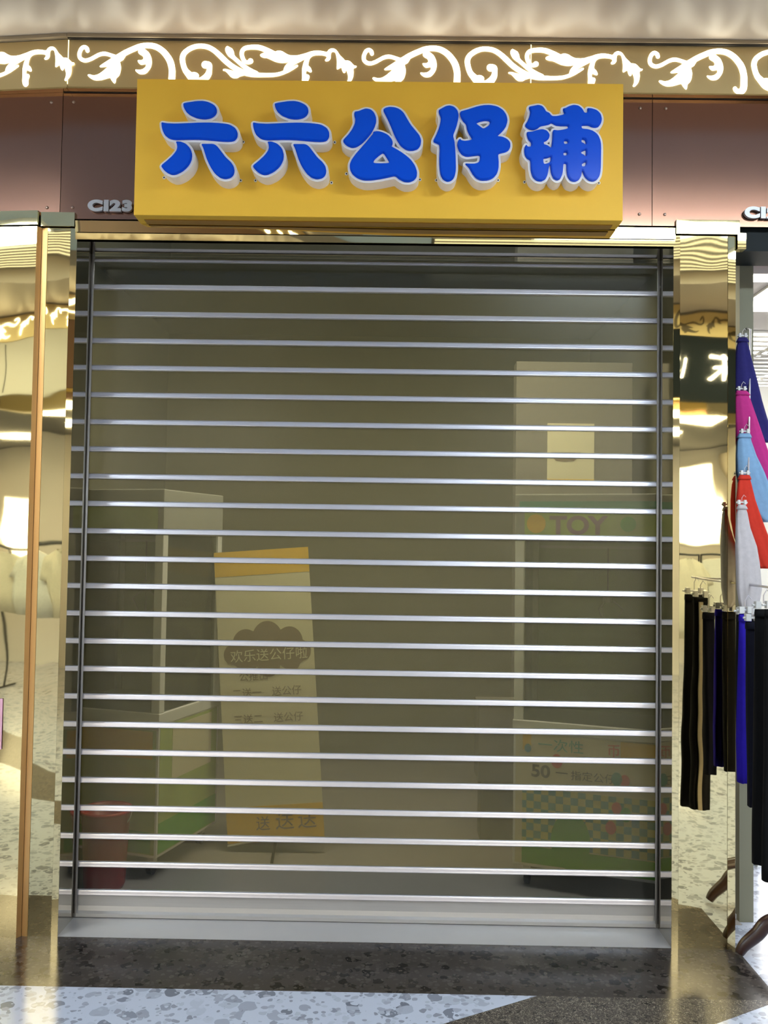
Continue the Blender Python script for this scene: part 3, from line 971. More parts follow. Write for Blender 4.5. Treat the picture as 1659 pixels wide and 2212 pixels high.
# ================================================================== ROLLER SHUTTER
sh = thing('roller_shutter', 'closed roller shutter of aluminium bars and see-through olive plastic strips', 'shutter', (0, D, 0))
ZB0, PITCHZ = 0.1005, 0.11775
def bar_profile(z, h, t):
    # back, rolled top, broad face leaning back a little, undercut lip
    q = [(0.006, -0.50), (0.006, 0.50), (-0.1 * t, 0.50), (-0.35 * t, 0.46), (-0.52 * t, 0.36), (-0.66 * t, 0.16), (-0.80 * t, -0.08), (-0.92 * t, -0.24), (-1.0 * t, -0.32), (-0.96 * t, -0.40), (-0.70 * t, -0.44), (-0.35 * t, -0.50)]
    return [(D + a, z + b * h) for a, b in q]
bars = [ZB0 + k * PITCHZ for k in range(24)]
for k, z in enumerate(bars):
    hgt = 0.0245 if k < 23 else 0.013
    bm = profile_bar_bm(bar_profile(z, hgt, 0.011), -W2 + 0.001, W2 - 0.001)
    o = from_bm('bar', bm, M['alu'], sh)
    for p in o.data.polygons:
        p.use_smooth = len(p.vertices) == 4
    o.data.set_sharp_from_angle(angle=math.radians(40))
for k in range(24):
    z0 = bars[k] + 0.0125
    z1 = (bars[k + 1] - 0.0125) if k < 23 else H - 0.001
    if k == 22:
        z1 = bars[23] - 0.007
    if z1 - z0 < 0.004:
        continue
    box('plastic_strip', -W2 + 0.002, W2 - 0.002, D + 0.001, D + 0.004, z0, z1, M['panel_clear'] if k in (0, 22, 23) else M['panel_olive'], sh)
prof = [(D + 0.01, 0.004), (D + 0.01, bars[0] - 0.0125), (D - 0.004, bars[0] - 0.0125), (D - 0.004, 0.045), (D - 0.008, 0.026), (D - 0.020, 0.018), (D - 0.020, 0.004)]
from_bm('bottom_rail', profile_bar_bm(prof, -W2 + 0.001, W2 - 0.001), M['alu_dull'], sh)
for s in (-1, 1):
    from_bm('guide_rod', tube_bm([(s * (W2 - 0.006), D - 0.016, 0.003), (s * (W2 - 0.006), D - 0.016, H - 0.001)], 0.0055, 10), M['rod'], sh, smooth=True)

# ================================================================== CORRIDOR LIGHTS
CZ = 3.80
for x0, x1, word in ((-6.2, -4.3, 'leftmost'), (-4.1, -2.35, 'left'), (1.05, 3.0, 'right'), (3.2, 5.2, 'rightmost')):
    lp = thing('ceiling_light', word + ' cool white diffuser light in the corridor ceiling, seen in the mirrors', 'light', ((x0 + x1) / 2, -2.55, CZ - 0.03), group='cool diffuser lights in the corridor ceiling')
    box('diffuser', x0 + 0.02, x1 - 0.02, -2.60, -2.27, CZ - 0.022, CZ - 0.006, M['cool_lamp'], lp)
    fb = box_bm(x0, x1, -2.63, -2.60, CZ - 0.03, CZ - 0.001)
    box_bm(x0, x1, -2.27, -2.24, CZ - 0.03, CZ - 0.001, bm=fb)
    box_bm(x0, x0 + 0.02, -2.60, -2.27, CZ - 0.03, CZ - 0.001, bm=fb)
    box_bm(x1 - 0.02, x1, -2.60, -2.27, CZ - 0.03, CZ - 0.001, bm=fb)
    from_bm('frame', fb, M['white'], lp)
M['louvre_back'] = mat('dark louvre tray', (0.05, 0.05, 0.04), 0.7)
ORD = ['first', 'second', 'third', 'fourth', 'fifth', 'sixth', 'seventh', 'eighth']
for x0, x1, word in ((-6.5, -2.1, 'left'), (0.35, 6.5, 'right')):
    ty = thing('louvre_tray', 'dark tray behind the ' + word + ' linear lights in the corridor ceiling', 'tray', ((x0 + x1) / 2, -3.04, CZ - 0.012))
    box('tray', x0, x1, -3.245, -2.66, CZ - 0.008, CZ - 0.001, M['louvre_back'], ty)
    box('tray_lip', x0, x1, -2.66, -2.645, CZ - 0.014, CZ - 0.001, M['white'], ty)
    for k in range(8):
        y = -2.71 - 0.070 * k
        lt = thing('linear_light', ORD[k] + ' linear ceiling light from the sign in the ' + word + ' tray, seen mirrored', 'light', ((x0 + x1) / 2, y, CZ - 0.03), group='parallel linear ceiling lights')
        box('tube', x0 + 0.02, x1 - 0.02, y - 0.013, y + 0.013, CZ - 0.0120, CZ - 0.0095, M['line_lamp'], lt)
        box('housing', x0 + 0.01, x1 - 0.01, y - 0.014, y + 0.014, CZ - 0.0095, CZ - 0.0082, M['black_metal'], lt)

# ================================================================== INSIDE THE CLOSED SHOP
def text_part(name, body, size, m, parent, x, y, z, depth=0.0012, bold=0.0, sx=1.0, rot=None):
    """flat lettering facing -y in the frame of its parent"""
    me = text_mesh(body, size, depth, bold)
    for v in me.vertices:
        a, b, c = v.co
        v.co = (a * sx, -c, b)
    me.materials.clear(); me.materials.append(m); me.name = name
    o = bpy.data.objects.new(name, me)
    link(o, parent); o.location = (x, y, z)
    if rot:
        o.rotation_euler = rot
    return o

M['pane'] = plastic_panel('machine pane', (0.10, 0.13, 0.09), (0.80, 0.84, 0.74), 0.15)
M['teal'] = mat('teal print', (0.10, 0.34, 0.26), 0.5)
M['print_green'] = mat('green print', (0.13, 0.42, 0.04), 0.5)
M['print_lime'] = mat('lime print', (0.42, 0.52, 0.16), 0.5, var=0.25, scale=9)
M['print_cream'] = mat('cream print', (0.72, 0.66, 0.46), 0.5)
M['print_yellow'] = mat('yellow print', (0.80, 0.50, 0.05), 0.5)
M['print_red'] = mat('red print', (0.70, 0.14, 0.10), 0.5)
M['print_dark'] = mat('dark print', (0.10, 0.08, 0.05), 0.6)
M['print_violet'] = mat('violet print', (0.28, 0.16, 0.24), 0.5)
M['print_blue'] = mat('blue print', (0.08, 0.30, 0.40), 0.5)
def checker(name, a, b, scale):
    m, nt, bs = new_mat(name)
    tc = nt.nodes.new('ShaderNodeTexCoord')
    ck = nt.nodes.new('ShaderNodeTexChecker')
    ck.inputs['Scale'].default_value = scale
    ck.inputs['Color1'].default_value = (*a, 1); ck.inputs['Color2'].default_value = (*b, 1)
    mp = nt.nodes.new('ShaderNodeMapping'); mp.inputs['Location'].default_value = (0.003, 0.5 / scale, 0.003)
    nt.links.new(tc.outputs['Object'], mp.inputs['Vector']); nt.links.new(mp.outputs['Vector'], ck.inputs['Vector'])
    nt.links.new(ck.outputs['Color'], bs.inputs['Base Color'])
    return m
M['print_check'] = checker('checked print', (0.62, 0.60, 0.22), (0.16, 0.36, 0.30), 1 / 0.034)

def disc_bm(r, rz=None, seg=20, y0=0.0, y1=-0.0015):
    bm = bmesh.new()
    rz = rz or r
    pts = [(r * math.cos(2 * math.pi * k / seg), rz * math.sin(2 * math.pi * k / seg)) for k in range(seg)]
    return prism_bm(pts, y0, y1, bm)

def caster(parent, x, y):
    t = from_bm('caster', tube_bm([(x - 0.012, y, 0.032), (x + 0.012, y, 0.032)], 0.030, 16), M['black_metal'], parent, local=True)
    return from_bm('caster_fork', box_bm(x - 0.018, x + 0.018, y - 0.012, y + 0.020, 0.060, 0.100), M['alu'], t, local=True)

M['machine_header'] = mat('pale grey header paint', (0.34, 0.34, 0.31), 0.6)
def claw_machine(label, loc, rot, w, d, h=1.84, right=True):
    t = thing('claw_machine', label, 'claw machine', loc, rot, 'claw machines behind the shutter')
    P = dict(parent=t, local=True)
    box('body', 0, w, 0, d, 0.10, 0.72, M['white'], bevel=0.006, **P)
    box('window_sill', -0.004, w + 0.004, -0.006, d, 0.72, 0.775, M['white'], bevel=0.004, **P)
    for (x, y) in ((0, 0), (w - 0.045, 0), (0, d - 0.045), (w - 0.045, d - 0.045)):
        box('post', x, x + 0.045, y, y + 0.045, 0.775, 1.62, M['white'], bevel=0.004, **P)
    hd = box('header', -0.002, w + 0.002, -0.004, d, 1.62, h, M['machine_header'], bevel=0.006, **P)
    box('pane', 0.045, w - 0.045, 0.012, 0.016, 0.775, 1.62, M['pane'], **P)
    box('pane', w - 0.016, w - 0.012, 0.045, d - 0.045, 0.775, 1.62, M['pane'], **P)
    box('pane', 0.012, 0.016, 0.045, d - 0.045, 0.775, 1.62, M['pane'], **P)
    box('back_board', 0.045, w - 0.045, d - 0.04, d - 0.03, 0.775, 1.62, M['print_lime'], **P)
    for (x, y) in ((0.06, 0.06), (w - 0.06, 0.06), (0.06, d - 0.06), (w - 0.06, d - 0.06)):
        caster(t, x, y)
    # claw hanging inside the window
    cl = from_bm('claw_rail', box_bm(w * 0.1, w * 0.9, d * 0.5, d * 0.5 + 0.02, 1.585, 1.60), M['alu'], t, local=True)
    from_bm('claw_cable', tube_bm([(w * 0.55, d * 0.5, 1.59), (w * 0.55, d * 0.5, 1.38)], 0.003, 6), M['black_metal'], cl, local=True)
    bm = tube_bm([(w * 0.55, d * 0.5, 1.38), (w * 0.55, d * 0.5, 1.33)], [0.02, 0.028], 12)
    for k in range(3):
        a = 2 * math.pi * k / 3
        c, s_ = math.cos(a), math.sin(a)
        tube_bm([(w * 0.55 + c * 0.02, d * 0.5 + s_ * 0.02, 1.34), (w * 0.55 + c * 0.07, d * 0.5 + s_ * 0.07, 1.30), (w * 0.55 + c * 0.03, d * 0.5 + s_ * 0.03, 1.22)], 0.005, 6, bm)
    from_bm('claw', bm, M['alu'], cl, local=True)
    return t, hd

p0, p1 = at(1110, 1500, 0.62), at(1468, 1500, 0.37)
rot_r = math.atan2(p1.y - p0.y, p1.x - p0.x)
wr = math.hypot(p1.x - p0.x, p1.y - p0.y)
cm, hd = claw_machine('white claw machine behind the right of the shutter with a green checked poster', (p0.x, p0.y, 0.0), rot_r, wr, 0.42)
L = dict(local=True)
box('header_strip', 0.02, wr - 0.02, -0.006, -0.004, 1.765, 1.805, M['teal'], hd, **L)
box('header_print', 0.045, wr - 0.03, -0.006, -0.004, 1.63, 1.755, M['print_lime'], hd, **L)
text_part('lettering', 'TOY', 0.115, M['print_violet'], hd, 0.165, -0.007, 1.655, bold=0.004, sx=1.1)
text_part('lettering', 'story', 0.05, M['print_violet'], hd, 0.36, -0.007, 1.642, bold=0.001) if False else None
from_bm('print_spot', disc_bm(0.045), M['print_yellow'], hd, local=True, loc=(0.10, -0.006, 1.70))
from_bm('print_spot', disc_bm(0.035), M['print_green'], hd, local=True, loc=(0.52, -0.006, 1.70))
po = box('poster', 0.012, wr - 0.012, -0.0025, 0.0, 0.115, 0.715, M['print_cream'], cm, **L)
x1 = wr - 0.012
box('yellow_corner', wr * 0.66, x1, -0.0035, -0.0025, 0.625, 0.713, M['print_yellow'], po, **L)
box('yellow_corner', 0.045, 0.085, -0.0035, -0.0025, 0.64, 0.713, M['print_yellow'], po, **L)
box('checked_field', 0.045, x1 - 0.02, -0.0035, -0.0025, 0.200, 0.465, M['print_check'], po, **L)
box('green_field', 0.045, x1, -0.0038, -0.0025, 0.117, 0.195, M['print_green'], po, **L)
from_bm('green_hill', disc_bm(0.09, 0.13), M['print_green'], po, local=True, loc=(0.27, -0.0034, 0.24))
for (bx, bz, r, mm) in ((0.205, 0.600, 0.026, 'print_red'), (0.475, 0.545, 0.024, 'teal'), (0.510, 0.540, 0.022, 'print_red'), (0.475, 0.415, 0.022, 'print_red'), (0.515, 0.390, 0.026, 'print_green'), (0.450, 0.325, 0.024, 'print_red'), (0.070, 0.648, 0.016, 'print_blue')):
    from_bm('balloon', disc_bm(r, r * 1.25), M[mm], po, local=True, loc=(bx, -0.0036, bz))
text_part('lettering', '一次性', 0.062, M['teal'], po, 0.115, -0.0036, 0.648, sx=1.15)
text_part('lettering', '币', 0.062, M['print_red'], po, 0.430, -0.0036, 0.648)
text_part('lettering', '50', 0.078, M['print_dark'], po, 0.085, -0.0036, 0.520, bold=0.002, sx=1.15)
box('arrow', 0.200, 0.255, -0.0046, -0.0036, 0.545, 0.550, M['print_dark'], po, **L)
text_part('lettering', '指定公仔', 0.046, M['print_dark'], po, 0.268, -0.0036, 0.525, sx=1.1)

p0 = at(345, 1500, 0.60)
wl, dl = 0.62, 0.58
rot_l = math.radians(-17.5)
lx, ly = p0.x - wl * math.cos(rot_l), p0.y - wl * math.sin(rot_l)
cm2, hd2 = claw_machine('white claw machine behind the left of the shutter beside the red bucket', (lx, ly, 0.0), rot_l, wl, dl)
box('header_print', 0.03, wl - 0.03, -0.006, -0.004, 1.63, 1.755, M['print_lime'], hd2, **L)
po = box('poster', 0.012, wl - 0.012, -0.0025, 0.0, 0.115, 0.695, M['print_lime'], cm2, **L)
box('yellow_field', 0.012, wl - 0.03, -0.0036, -0.0025, 0.56, 0.69, M['print_yellow'], po, **L)
box('green_field', 0.012, wl - 0.03, -0.0036, -0.0025, 0.12, 0.22, M['print_green'], po, **L)
sp_ = box('side_poster', wl, wl + 0.002, 0.012, dl - 0.02, 0.115, 0.715, M['print_lime'], cm2, **L)
box('side_notice', wl + 0.002, wl + 0.003, 0.12, dl - 0.08, 0.44, 0.70, M['print_cream'], sp_, **L)
box('green_field', wl + 0.002, wl + 0.003, 0.012, dl - 0.02, 0.12, 0.26, M['print_green'], sp_, **L)

# banner on a stand, leaning a little
bw, bh = 0.50, 1.56
c0 = at(598, 1838, 1.0)
bn = thing('banner_stand', 'leaning cream banner stand with yellow header and footer behind the shutter', 'banner', (c0.x, 1.0, 0.0))
bn.rotation_euler = (math.radians(-3), math.radians(-4.6), 0)
box('sheet', -bw / 2, bw / 2, 0.0, 0.003, 0.06, bh, M['print_cream'], bn, **L)
box('header_field', -bw / 2, bw / 2, -0.001, 0.0, bh - 0.13, bh, M['print_yellow'], bn, **L)
box('footer_field', -bw / 2, bw / 2, -0.001, 0.0, 0.06, 0.24, M['print_yellow'], bn, **L)
bm = bmesh.new()
M['cloud'] = mat('brown cloud print', (0.24, 0.18, 0.11), 0.6)
pts = []
for (cx_, cz_, r) in ((0.20, 0, 0.055), (0.13, 0.05, 0.08), (0.0, 0.075, 0.09), (-0.13, 0.05, 0.08), (-0.21, 0, 0.055), (-0.13, -0.045, 0.06), (0.0, -0.055, 0.07), (0.13, -0.045, 0.06)):
    pts.append((cx_, cz_, r))
cloud = [(x_ * 1.0 + math.cos(a) * r * 0.0, 0) for (x_, z_, r) in pts for a in (0,)]
ang = []
for k in range(72):
    a = 2 * math.pi * k / 72
    best = 0.05
    dx, dz = math.cos(a), math.sin(a)
    for (cx_, cz_, r) in pts:
        b_ = cx_ * dx + cz_ * dz
        disc = b_ * b_ - (cx_ * cx_ + cz_ * cz_ - r * r)
        if disc > 0:
            best = max(best, b_ + math.sqrt(disc))
    ang.append((best * dx * 0.88, best * dz))
bm.free()
from_bm('cloud_print', prism_bm(ang, -0.002, 0.0), M['cloud'], bn, local=True, loc=(0.01, 0, 1.02))
text_part('lettering', '欢乐送公仔啦', 0.068, M['print_cream'], bn, -0.19, -0.0028, 0.985)
for (z_, body, x_) in ((0.885, '公推出', -0.15), (0.80, '二送一　送公仔', -0.19), (0.665, '三送二', -0.19), (0.665, '送公仔', 0.02)):
    text_part('lettering', body, 0.052, M['cloud'], bn, x_, -0.001, z_)
for k, (x_, s_) in enumerate(((-0.10, 0.075), (0.0, 0.10), (0.115, 0.10))):
    text_part('lettering', '送', s_, M['cloud'], bn, x_, -0.002, 0.125)
from_bm('foot_bar', tube_bm([(-bw / 2, 0.0, 0.05), (0, -0.01, 0.085), (bw / 2, 0.0, 0.05)], 0.006, 8), M['alu_dull'], bn, local=True)
from_bm('back_pole', tube_bm([(0, 0.012, 0.08), (0, 0.012, bh - 0.02)], 0.008, 8), M['black_metal'], bn, local=True)
from_bm('leg', tube_bm([(0, 0.012, 0.08), (0.0, -0.20, 0.0)], 0.007, 8), M['black_metal'], bn, local=True)
from_bm('leg', tube_bm([(0, 0.012, 0.08), (0.0, 0.25, 0.02)], 0.007, 8), M['black_metal'], bn, local=True)

# red bucket
b0 = atz(222, 1920)
bk = thing('red_bucket', 'dark red plastic bucket standing behind the shutter at lower left', 'bucket', (b0.x, b0.y + 0.02, 0.0))
M['red_plastic'] = mat('red plastic', (0.42, 0.012, 0.02), 0.35)
bm = bmesh.new()
prof = [(0.0, 0.002), (0.085, 0.002), (0.092, 0.02), (0.108, 0.34), (0.118, 0.345), (0.118, 0.36), (0.102, 0.358), (0.088, 0.03), (0.0, 0.025)]
rings = []
for (r, z) in prof:
    rings.append([bm.verts.new((r * math.cos(2 * math.pi * k / 24), r * math.sin(2 * math.pi * k / 24), z)) for k in range(24)] if r > 0 else [bm.verts.new((0, 0, z))])
for a, b in zip(rings, rings[1:]):
    for k in range(24):
        if len(a) == 1:
            bm.faces.new((a[0], b[k], b[(k + 1) % 24]))
        elif len(b) == 1:
            bm.faces.new((a[k], a[(k + 1) % 24], b[0]))
        else:
            bm.faces.new((a[k], a[(k + 1) % 24], b[(k + 1) % 24], b[k]))
from_bm('pail', bm, M['red_plastic'], bk, local=True, smooth=True)
from_bm('handle', tube_bm([(0.118 * math.cos(a), -0.03 * math.sin(a), 0.345 - 0.09 * math.sin(a)) for a in [math.pi * k / 12 for k in range(13)]], 0.003, 6), M['alu_dull'], bk, local=True)

# unseen fill lamp added to brighten the closed shop, above the line of sight
lp = thing('ceiling_light', 'added fill lamp panel in the ceiling of the closed shop, hidden above the shutter', 'light', (0.0, 0.65, 3.16))
box('diffuser', -1.2, 1.2, 0.45, 0.85, 3.172, 3.184, emission('added fill lamp', (1.0, 0.96, 0.84), LAMP_INNER_FILL), lp)
box('frame', -1.23, 1.23, 0.42, 0.88, 3.185, 3.199, M['white'], lp)

# cream cabinet and counter deeper in the shop
YC = 1.45
cb = thing('tall_cabinet', 'tall cream cabinet behind the right claw machine with a small framed notice', 'cabinet', (at(1240, 1000, YC).x, YC, 0))
xa, xb_ = at(1114, 1000, YC).x, at(1366, 1000, YC).x
zt = at(1240, 782, YC).z
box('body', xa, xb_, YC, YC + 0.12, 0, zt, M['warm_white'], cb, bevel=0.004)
xn0, xn1, zn0, zn1 = at(1182, 980, YC).x, at(1283, 980, YC).x, at(1230, 1040, YC).z, at(1230, 915, YC).z
nt_ = box('notice', xn0, xn1, YC - 0.006, YC, zn0, zn1, M['print_cream'], cb)
box('notice_edge', xn0, xn1, YC - 0.008, YC - 0.006, zn0, zn0 + 0.012, M['print_yellow'], nt_)
bm = bmesh.new()
from_bm('cloud_print', prism_bm([(xn0 + 0.02 + x_, (zn0 + zn1) / 2 - 0.02 + z_) for x_, z_ in ((0, 0), (0.03, -0.03), (0.08, -0.035), (0.13, -0.03), (0.17, 0), (0.17, 0.02), (0.0, 0.02))], YC - 0.008, YC - 0.006), M['cloud'], nt_)
bm.free()
ct = thing('low_counter', 'low cream counter box left of the right claw machine', 'counter', (at(1070, 1600, 1.2).x, 1.2, 0))
xa, xb_ = at(1033, 1600, 1.2).x, at(1125, 1600, 1.2).x
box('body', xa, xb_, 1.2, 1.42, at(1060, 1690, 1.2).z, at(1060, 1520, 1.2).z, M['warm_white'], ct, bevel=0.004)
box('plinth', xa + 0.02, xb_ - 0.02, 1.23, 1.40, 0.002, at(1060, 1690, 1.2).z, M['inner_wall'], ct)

# ================================================================== NEIGHBOUR SHOP ON THE RIGHT
wallbox('wall_neighbour_back', 1.66, 7, 3.2, 3.3, 0, 3.0, M['white'])
wallbox('ceiling_neighbour', 1.66, 7, 0.25, 3.3, 3.0, 3.08, mat('neighbour ceiling', (0.42, 0.40, 0.40), 0.8))
nb = thing('neighbour_header', 'dark glossy header band above the neighbouring shop at right', 'header', (2.4, 0.05, H - 0.01))
box('dark_band', 1.486, 4.0, 0.03, 0.22, H - 0.005, H + 0.115, M['dark_sign'], nb)
box('gold_corner', 1.486, 1.520, -0.012, 0.03, H - 0.01, H + 0.055, M['gold'], nb)
tr = thing('light_trough', 'white horizontal light trough inside the neighbouring shop at right', 'light', (2.2, 0.45, 2.72))
zq = at(1630, 575, 0.40).z
box('trough', 1.62, 3.6, 0.40, 0.52, zq - 0.035, zq + 0.03, M['white'], tr)
box('lamp_strip', 1.66, 3.56, 0.42, 0.50, zq - 0.042, zq - 0.036, M['shop_lamp'], tr)
pz = thing('hanging_board', 'tan hanging board below the light trough at the right edge', 'board', (at(1612, 640, 0.5).x, 0.56, at(1612, 665, 0.5).z))
box('board', at(1584, 640, 0.5).x, at(1636, 640, 0.5).x, 0.55, 0.58, at(1612, 660, 0.5).z, at(1612, 597, 0.5).z, mat('tan board', (0.36, 0.27, 0.19), 0.6), pz)
box('lower_board', at(1584, 640, 0.5).x, at(1630, 640, 0.5).x, 0.552, 0.58, at(1612, 715, 0.5).z, at(1612, 661, 0.5).z, mat('cream board edge', (0.62, 0.52, 0.34), 0.6), pz)
ps = thing('promotion_poster', 'small pink and yellow poster high up at the right edge', 'poster', (at(1655, 550, 0.30).x, 0.30, at(1655, 562, 0.30).z))
xa = at(1638, 550, 0.30).x
box('sheet', xa, xa + 0.14, 0.30, 0.303, at(1655, 561, 0.3).z, at(1655, 534, 0.3).z, mat('orange poster', (0.85, 0.20, 0.06), 0.5, emit=(0.9, 0.2, 0.05), estr=0.0), ps)
box('yellow_patch', xa + 0.012, xa + 0.06, 0.298, 0.30, at(1655, 559, 0.3).z, at(1655, 546, 0.3).z, mat('poster yellow', (0.95, 0.70, 0.05), 0.5), ps)
box('pink_patch', xa, xa + 0.02, 0.298, 0.30, at(1655, 561, 0.3).z, at(1655, 550, 0.3).z, mat('poster pink', (0.95, 0.25, 0.50), 0.5), ps)
# wire grid hung under the neighbour's ceiling
M['wire'] = mat('white wire', (0.78, 0.76, 0.76), 0.4)
gr = thing('ceiling_grid', 'white wire grid hung below the neighbour ceiling at right', 'wire grid', (2.4, 1.2, 2.62))
for k in range(14):
    y = 0.65 + 0.10 * k
    from_bm('wire', tube_bm([(1.68, y, 2.62), (3.4, y, 2.62)], 0.006, 6), M['wire'], gr, smooth=True)
for k in range(6):
    x = 1.72 + 0.30 * k
    from_bm('wire', tube_bm([(x, 0.60, 2.632), (x, 2.0, 2.632)], 0.008, 6), M['wire'], gr, smooth=True)
for x, y, wd in ((2.4, 1.2, 'front'), (2.4, 2.4, 'rear'), (4.5, 1.5, 'far right')):
    lp = thing('ceiling_light', wd + ' square lamp panel in the ceiling of the shop at the right edge', 'light', (x, y, 2.94), group='lamp panels of the right-hand shop')
    box('diffuser', x - 0.30, x + 0.30, y - 0.30, y + 0.30, 2.972, 2.985, M['shop_lamp'], lp)
    box('frame', x - 0.33, x + 0.33, y - 0.33, y + 0.33, 2.986, 2.999, M['white'], lp)
# white display plinth behind the trousers
wp = thing('display_plinth', 'white display plinth standing behind the black trousers at right', 'plinth', (1.80, 0.35, 0))
box('body', at(1586, 1800, 0.30).x, at(1612, 1800, 0.30).x, 0.30, 0.55, 0.02, at(1600, 1690, 0.30).z, mat('grey plinth', (0.55, 0.53, 0.51), 0.5), wp, bevel=0.004)
box('base', at(1584, 1800, 0.29).x, at(1614, 1800, 0.29).x, 0.29, 0.56, 0.0, 0.02, M['white'], wp)
lb = thing('lit_counter', 'glowing white counter front in the shop at the right edge', 'counter', (2.3, 0.9, 0))
box('body', 1.95, 3.2, 0.92, 1.4, 0.0, 0.85, M['white'], lb)
box('lit_front', 1.96, 3.19, 0.905, 0.92, 0.05, 0.80, emission('backlit counter front', (1.0, 0.97, 0.95), 3.0), lb)

# ---- garments on the slanting arm (colourful trousers)
def cloth_mat(name, col, rough=0.85):
    return mat(name, col, rough, 0.0, var=0.12, scale=60, bump=0.35, spec=0.15)
def garment_bm(rows, Y, depth=0.045, folds=5, amp=0.004, seed=0, seg=28):
    """cloth loft: rows of (left px, right px, y px) measured on the plane Y"""
    bm = bmesh.new()
    fine = []
    for a, b in zip(rows, rows[1:]):
        for k in range(4):
            t = k / 4
            fine.append([a[i] * (1 - t) + b[i] * t for i in range(3)])
    fine.append(list(rows[-1]))
    rings = []
    n = len(fine)
    for j, (l, r, y) in enumerate(fine):
        A, B = at(l, y, Y), at(r, y, Y)
        c = (A + B) / 2
        hw = (B.x - A.x) / 2
        t = j / (n - 1)
        dd = depth * (0.30 + 0.70 * min(1, t * 2.2)) / 2
        ring = []
        for k in range(seg):
            a = 2 * math.pi * k / seg
            ca, sa = math.cos(a), math.sin(a)
            x = hw * (abs(ca) ** 0.7) * (1 if ca >= 0 else -1)
            yy = dd * (abs(sa) ** 0.6) * (1 if sa >= 0 else -1)
            yy += amp * (0.3 + t) * math.sin(folds * x / max(hw, 0.01) * 1.6 + seed + 1.5 * noise.noise(Vector((t * 3, seed, k * 0.1))))
            ring.append(bm.verts.new((c.x + x, Y + yy, c.z)))
        rings.append(ring)
    for a, b in zip(rings, rings[1:]):
        for k in range(seg):
            bm.faces.new((a[k], a[(k + 1) % seg], b[(k + 1) % seg], b[k]))
    bm.faces.new(rings[0][::-1]); bm.faces.new(rings[-1])
    return bm
M['clip'] = mat('clear plastic hanger', (0.62, 0.62, 0.62), 0.25)
GARMENTS = [
    ('dark blue trousers hung highest on the slanting arm at right', (0.024, 0.021, 0.13), 0.16, [(1596, 1612, 731), (1591, 1617, 750), (1588, 1624, 780), (1586, 1634, 820), (1586, 1645, 865), (1592, 1657, 905), (1606, 1668, 935), (1632, 1680, 955)]),
    ('bright pink trousers hung below the dark blue pair', (0.45, 0.03, 0.20), 0.10, [(1592, 1612, 846), (1588, 1620, 862), (1587, 1633, 900), (1588, 1648, 945), (1596, 1661, 985), (1612, 1674, 1020), (1640, 1684, 1045)]),
    ('light blue trousers hung between the pink and red pairs', (0.19, 0.33, 0.52), 0.04, [(1598, 1619, 938), (1592, 1623, 955), (1590, 1633, 985), (1591, 1650, 1020), (1598, 1666, 1060), (1615, 1680, 1100), (1640, 1690, 1128)]),
    ('red trousers hung between the light blue and white pairs', (0.52, 0.035, 0.02), -0.02, [(1599, 1618, 1028), (1594, 1622, 1045), (1591, 1630, 1080), (1592, 1644, 1122), (1602, 1659, 1162), (1622, 1668, 1200), (1640, 1662, 1228)]),
    ('pale grey white trousers hung lowest on the slanting arm', (0.46, 0.43, 0.45), -0.08, [(1596, 1609, 1092), (1592, 1614, 1108), (1590, 1620, 1140), (1589, 1634, 1180), (1590, 1640, 1215), (1592, 1645, 1272), (1596, 1640, 1300), (1600, 1622, 1317)])]
for i, (lab, col, Y, rows) in enumerate(GARMENTS):
    base = at(sum(rows[-1][:2]) / 2, rows[-1][2], Y)
    t = thing('trousers', lab, 'trousers', base, group='colourful trousers on the slanting arm')
    cm_ = cloth_mat('cloth ' + lab.split()[0] + str(i), col)
    from_bm('cloth', garment_bm(rows, Y, 0.05, 4 + i % 3, 0.0035, i * 1.7), cm_, t, smooth=True)
    tp = at((rows[0][0] + rows[0][1]) / 2, rows[0][2], Y)
    from_bm('waistband', garment_bm([(rows[0][0] - 1, rows[0][1] + 1, rows[0][2] - 2), (rows[1][0] - 0.5, rows[1][1] + 0.5, rows[0][2] + 8)], Y, 0.03, 2, 0.0, 0, 20), cm_, t, smooth=True)
    hg = thing('clip_hanger', 'clear clip hanger holding the ' + ' '.join(lab.split()[:3]).replace(' hung', ''), 'hanger', (tp.x, Y, tp.z), group='clip hangers on the slanting arm')
    from_bm('bar', tube_bm([(tp.x - 0.022, Y, tp.z + 0.012), (tp.x + 0.022, Y, tp.z + 0.012)], 0.0035, 8), M['clip'], hg)
    for s in (-1, 1):
        box('clip', tp.x + s * 0.012 - 0.005, tp.x + s * 0.012 + 0.005, Y - 0.007, Y + 0.007, tp.z + 0.004, tp.z + 0.022, M['clip'], hg, bevel=0.0015)
    from_bm('hook', tube_bm([(tp.x, Y, tp.z + 0.012), (tp.x, Y, tp.z + 0.03), (tp.x + 0.008, Y, tp.z + 0.042), (tp.x + 0.016, Y, tp.z + 0.034)], 0.0011, 6), M['alu'], hg)
a0, a1 = at(1604, 716, 0.18), at(1602, 1078, -0.09)
tag(from_bm('garment_display_rod', tube_bm([(a0.x + 0.050, 0.34, a0.z + 0.06), (a0.x + 0.050, 0.22, a0.z + 0.02), (a1.x + 0.050, -0.03, a1.z + 0.02)], 0.004, 8), M['alu'], smooth=True),
    'slanting steel display arm carrying the colourful trousers', 'display arm')

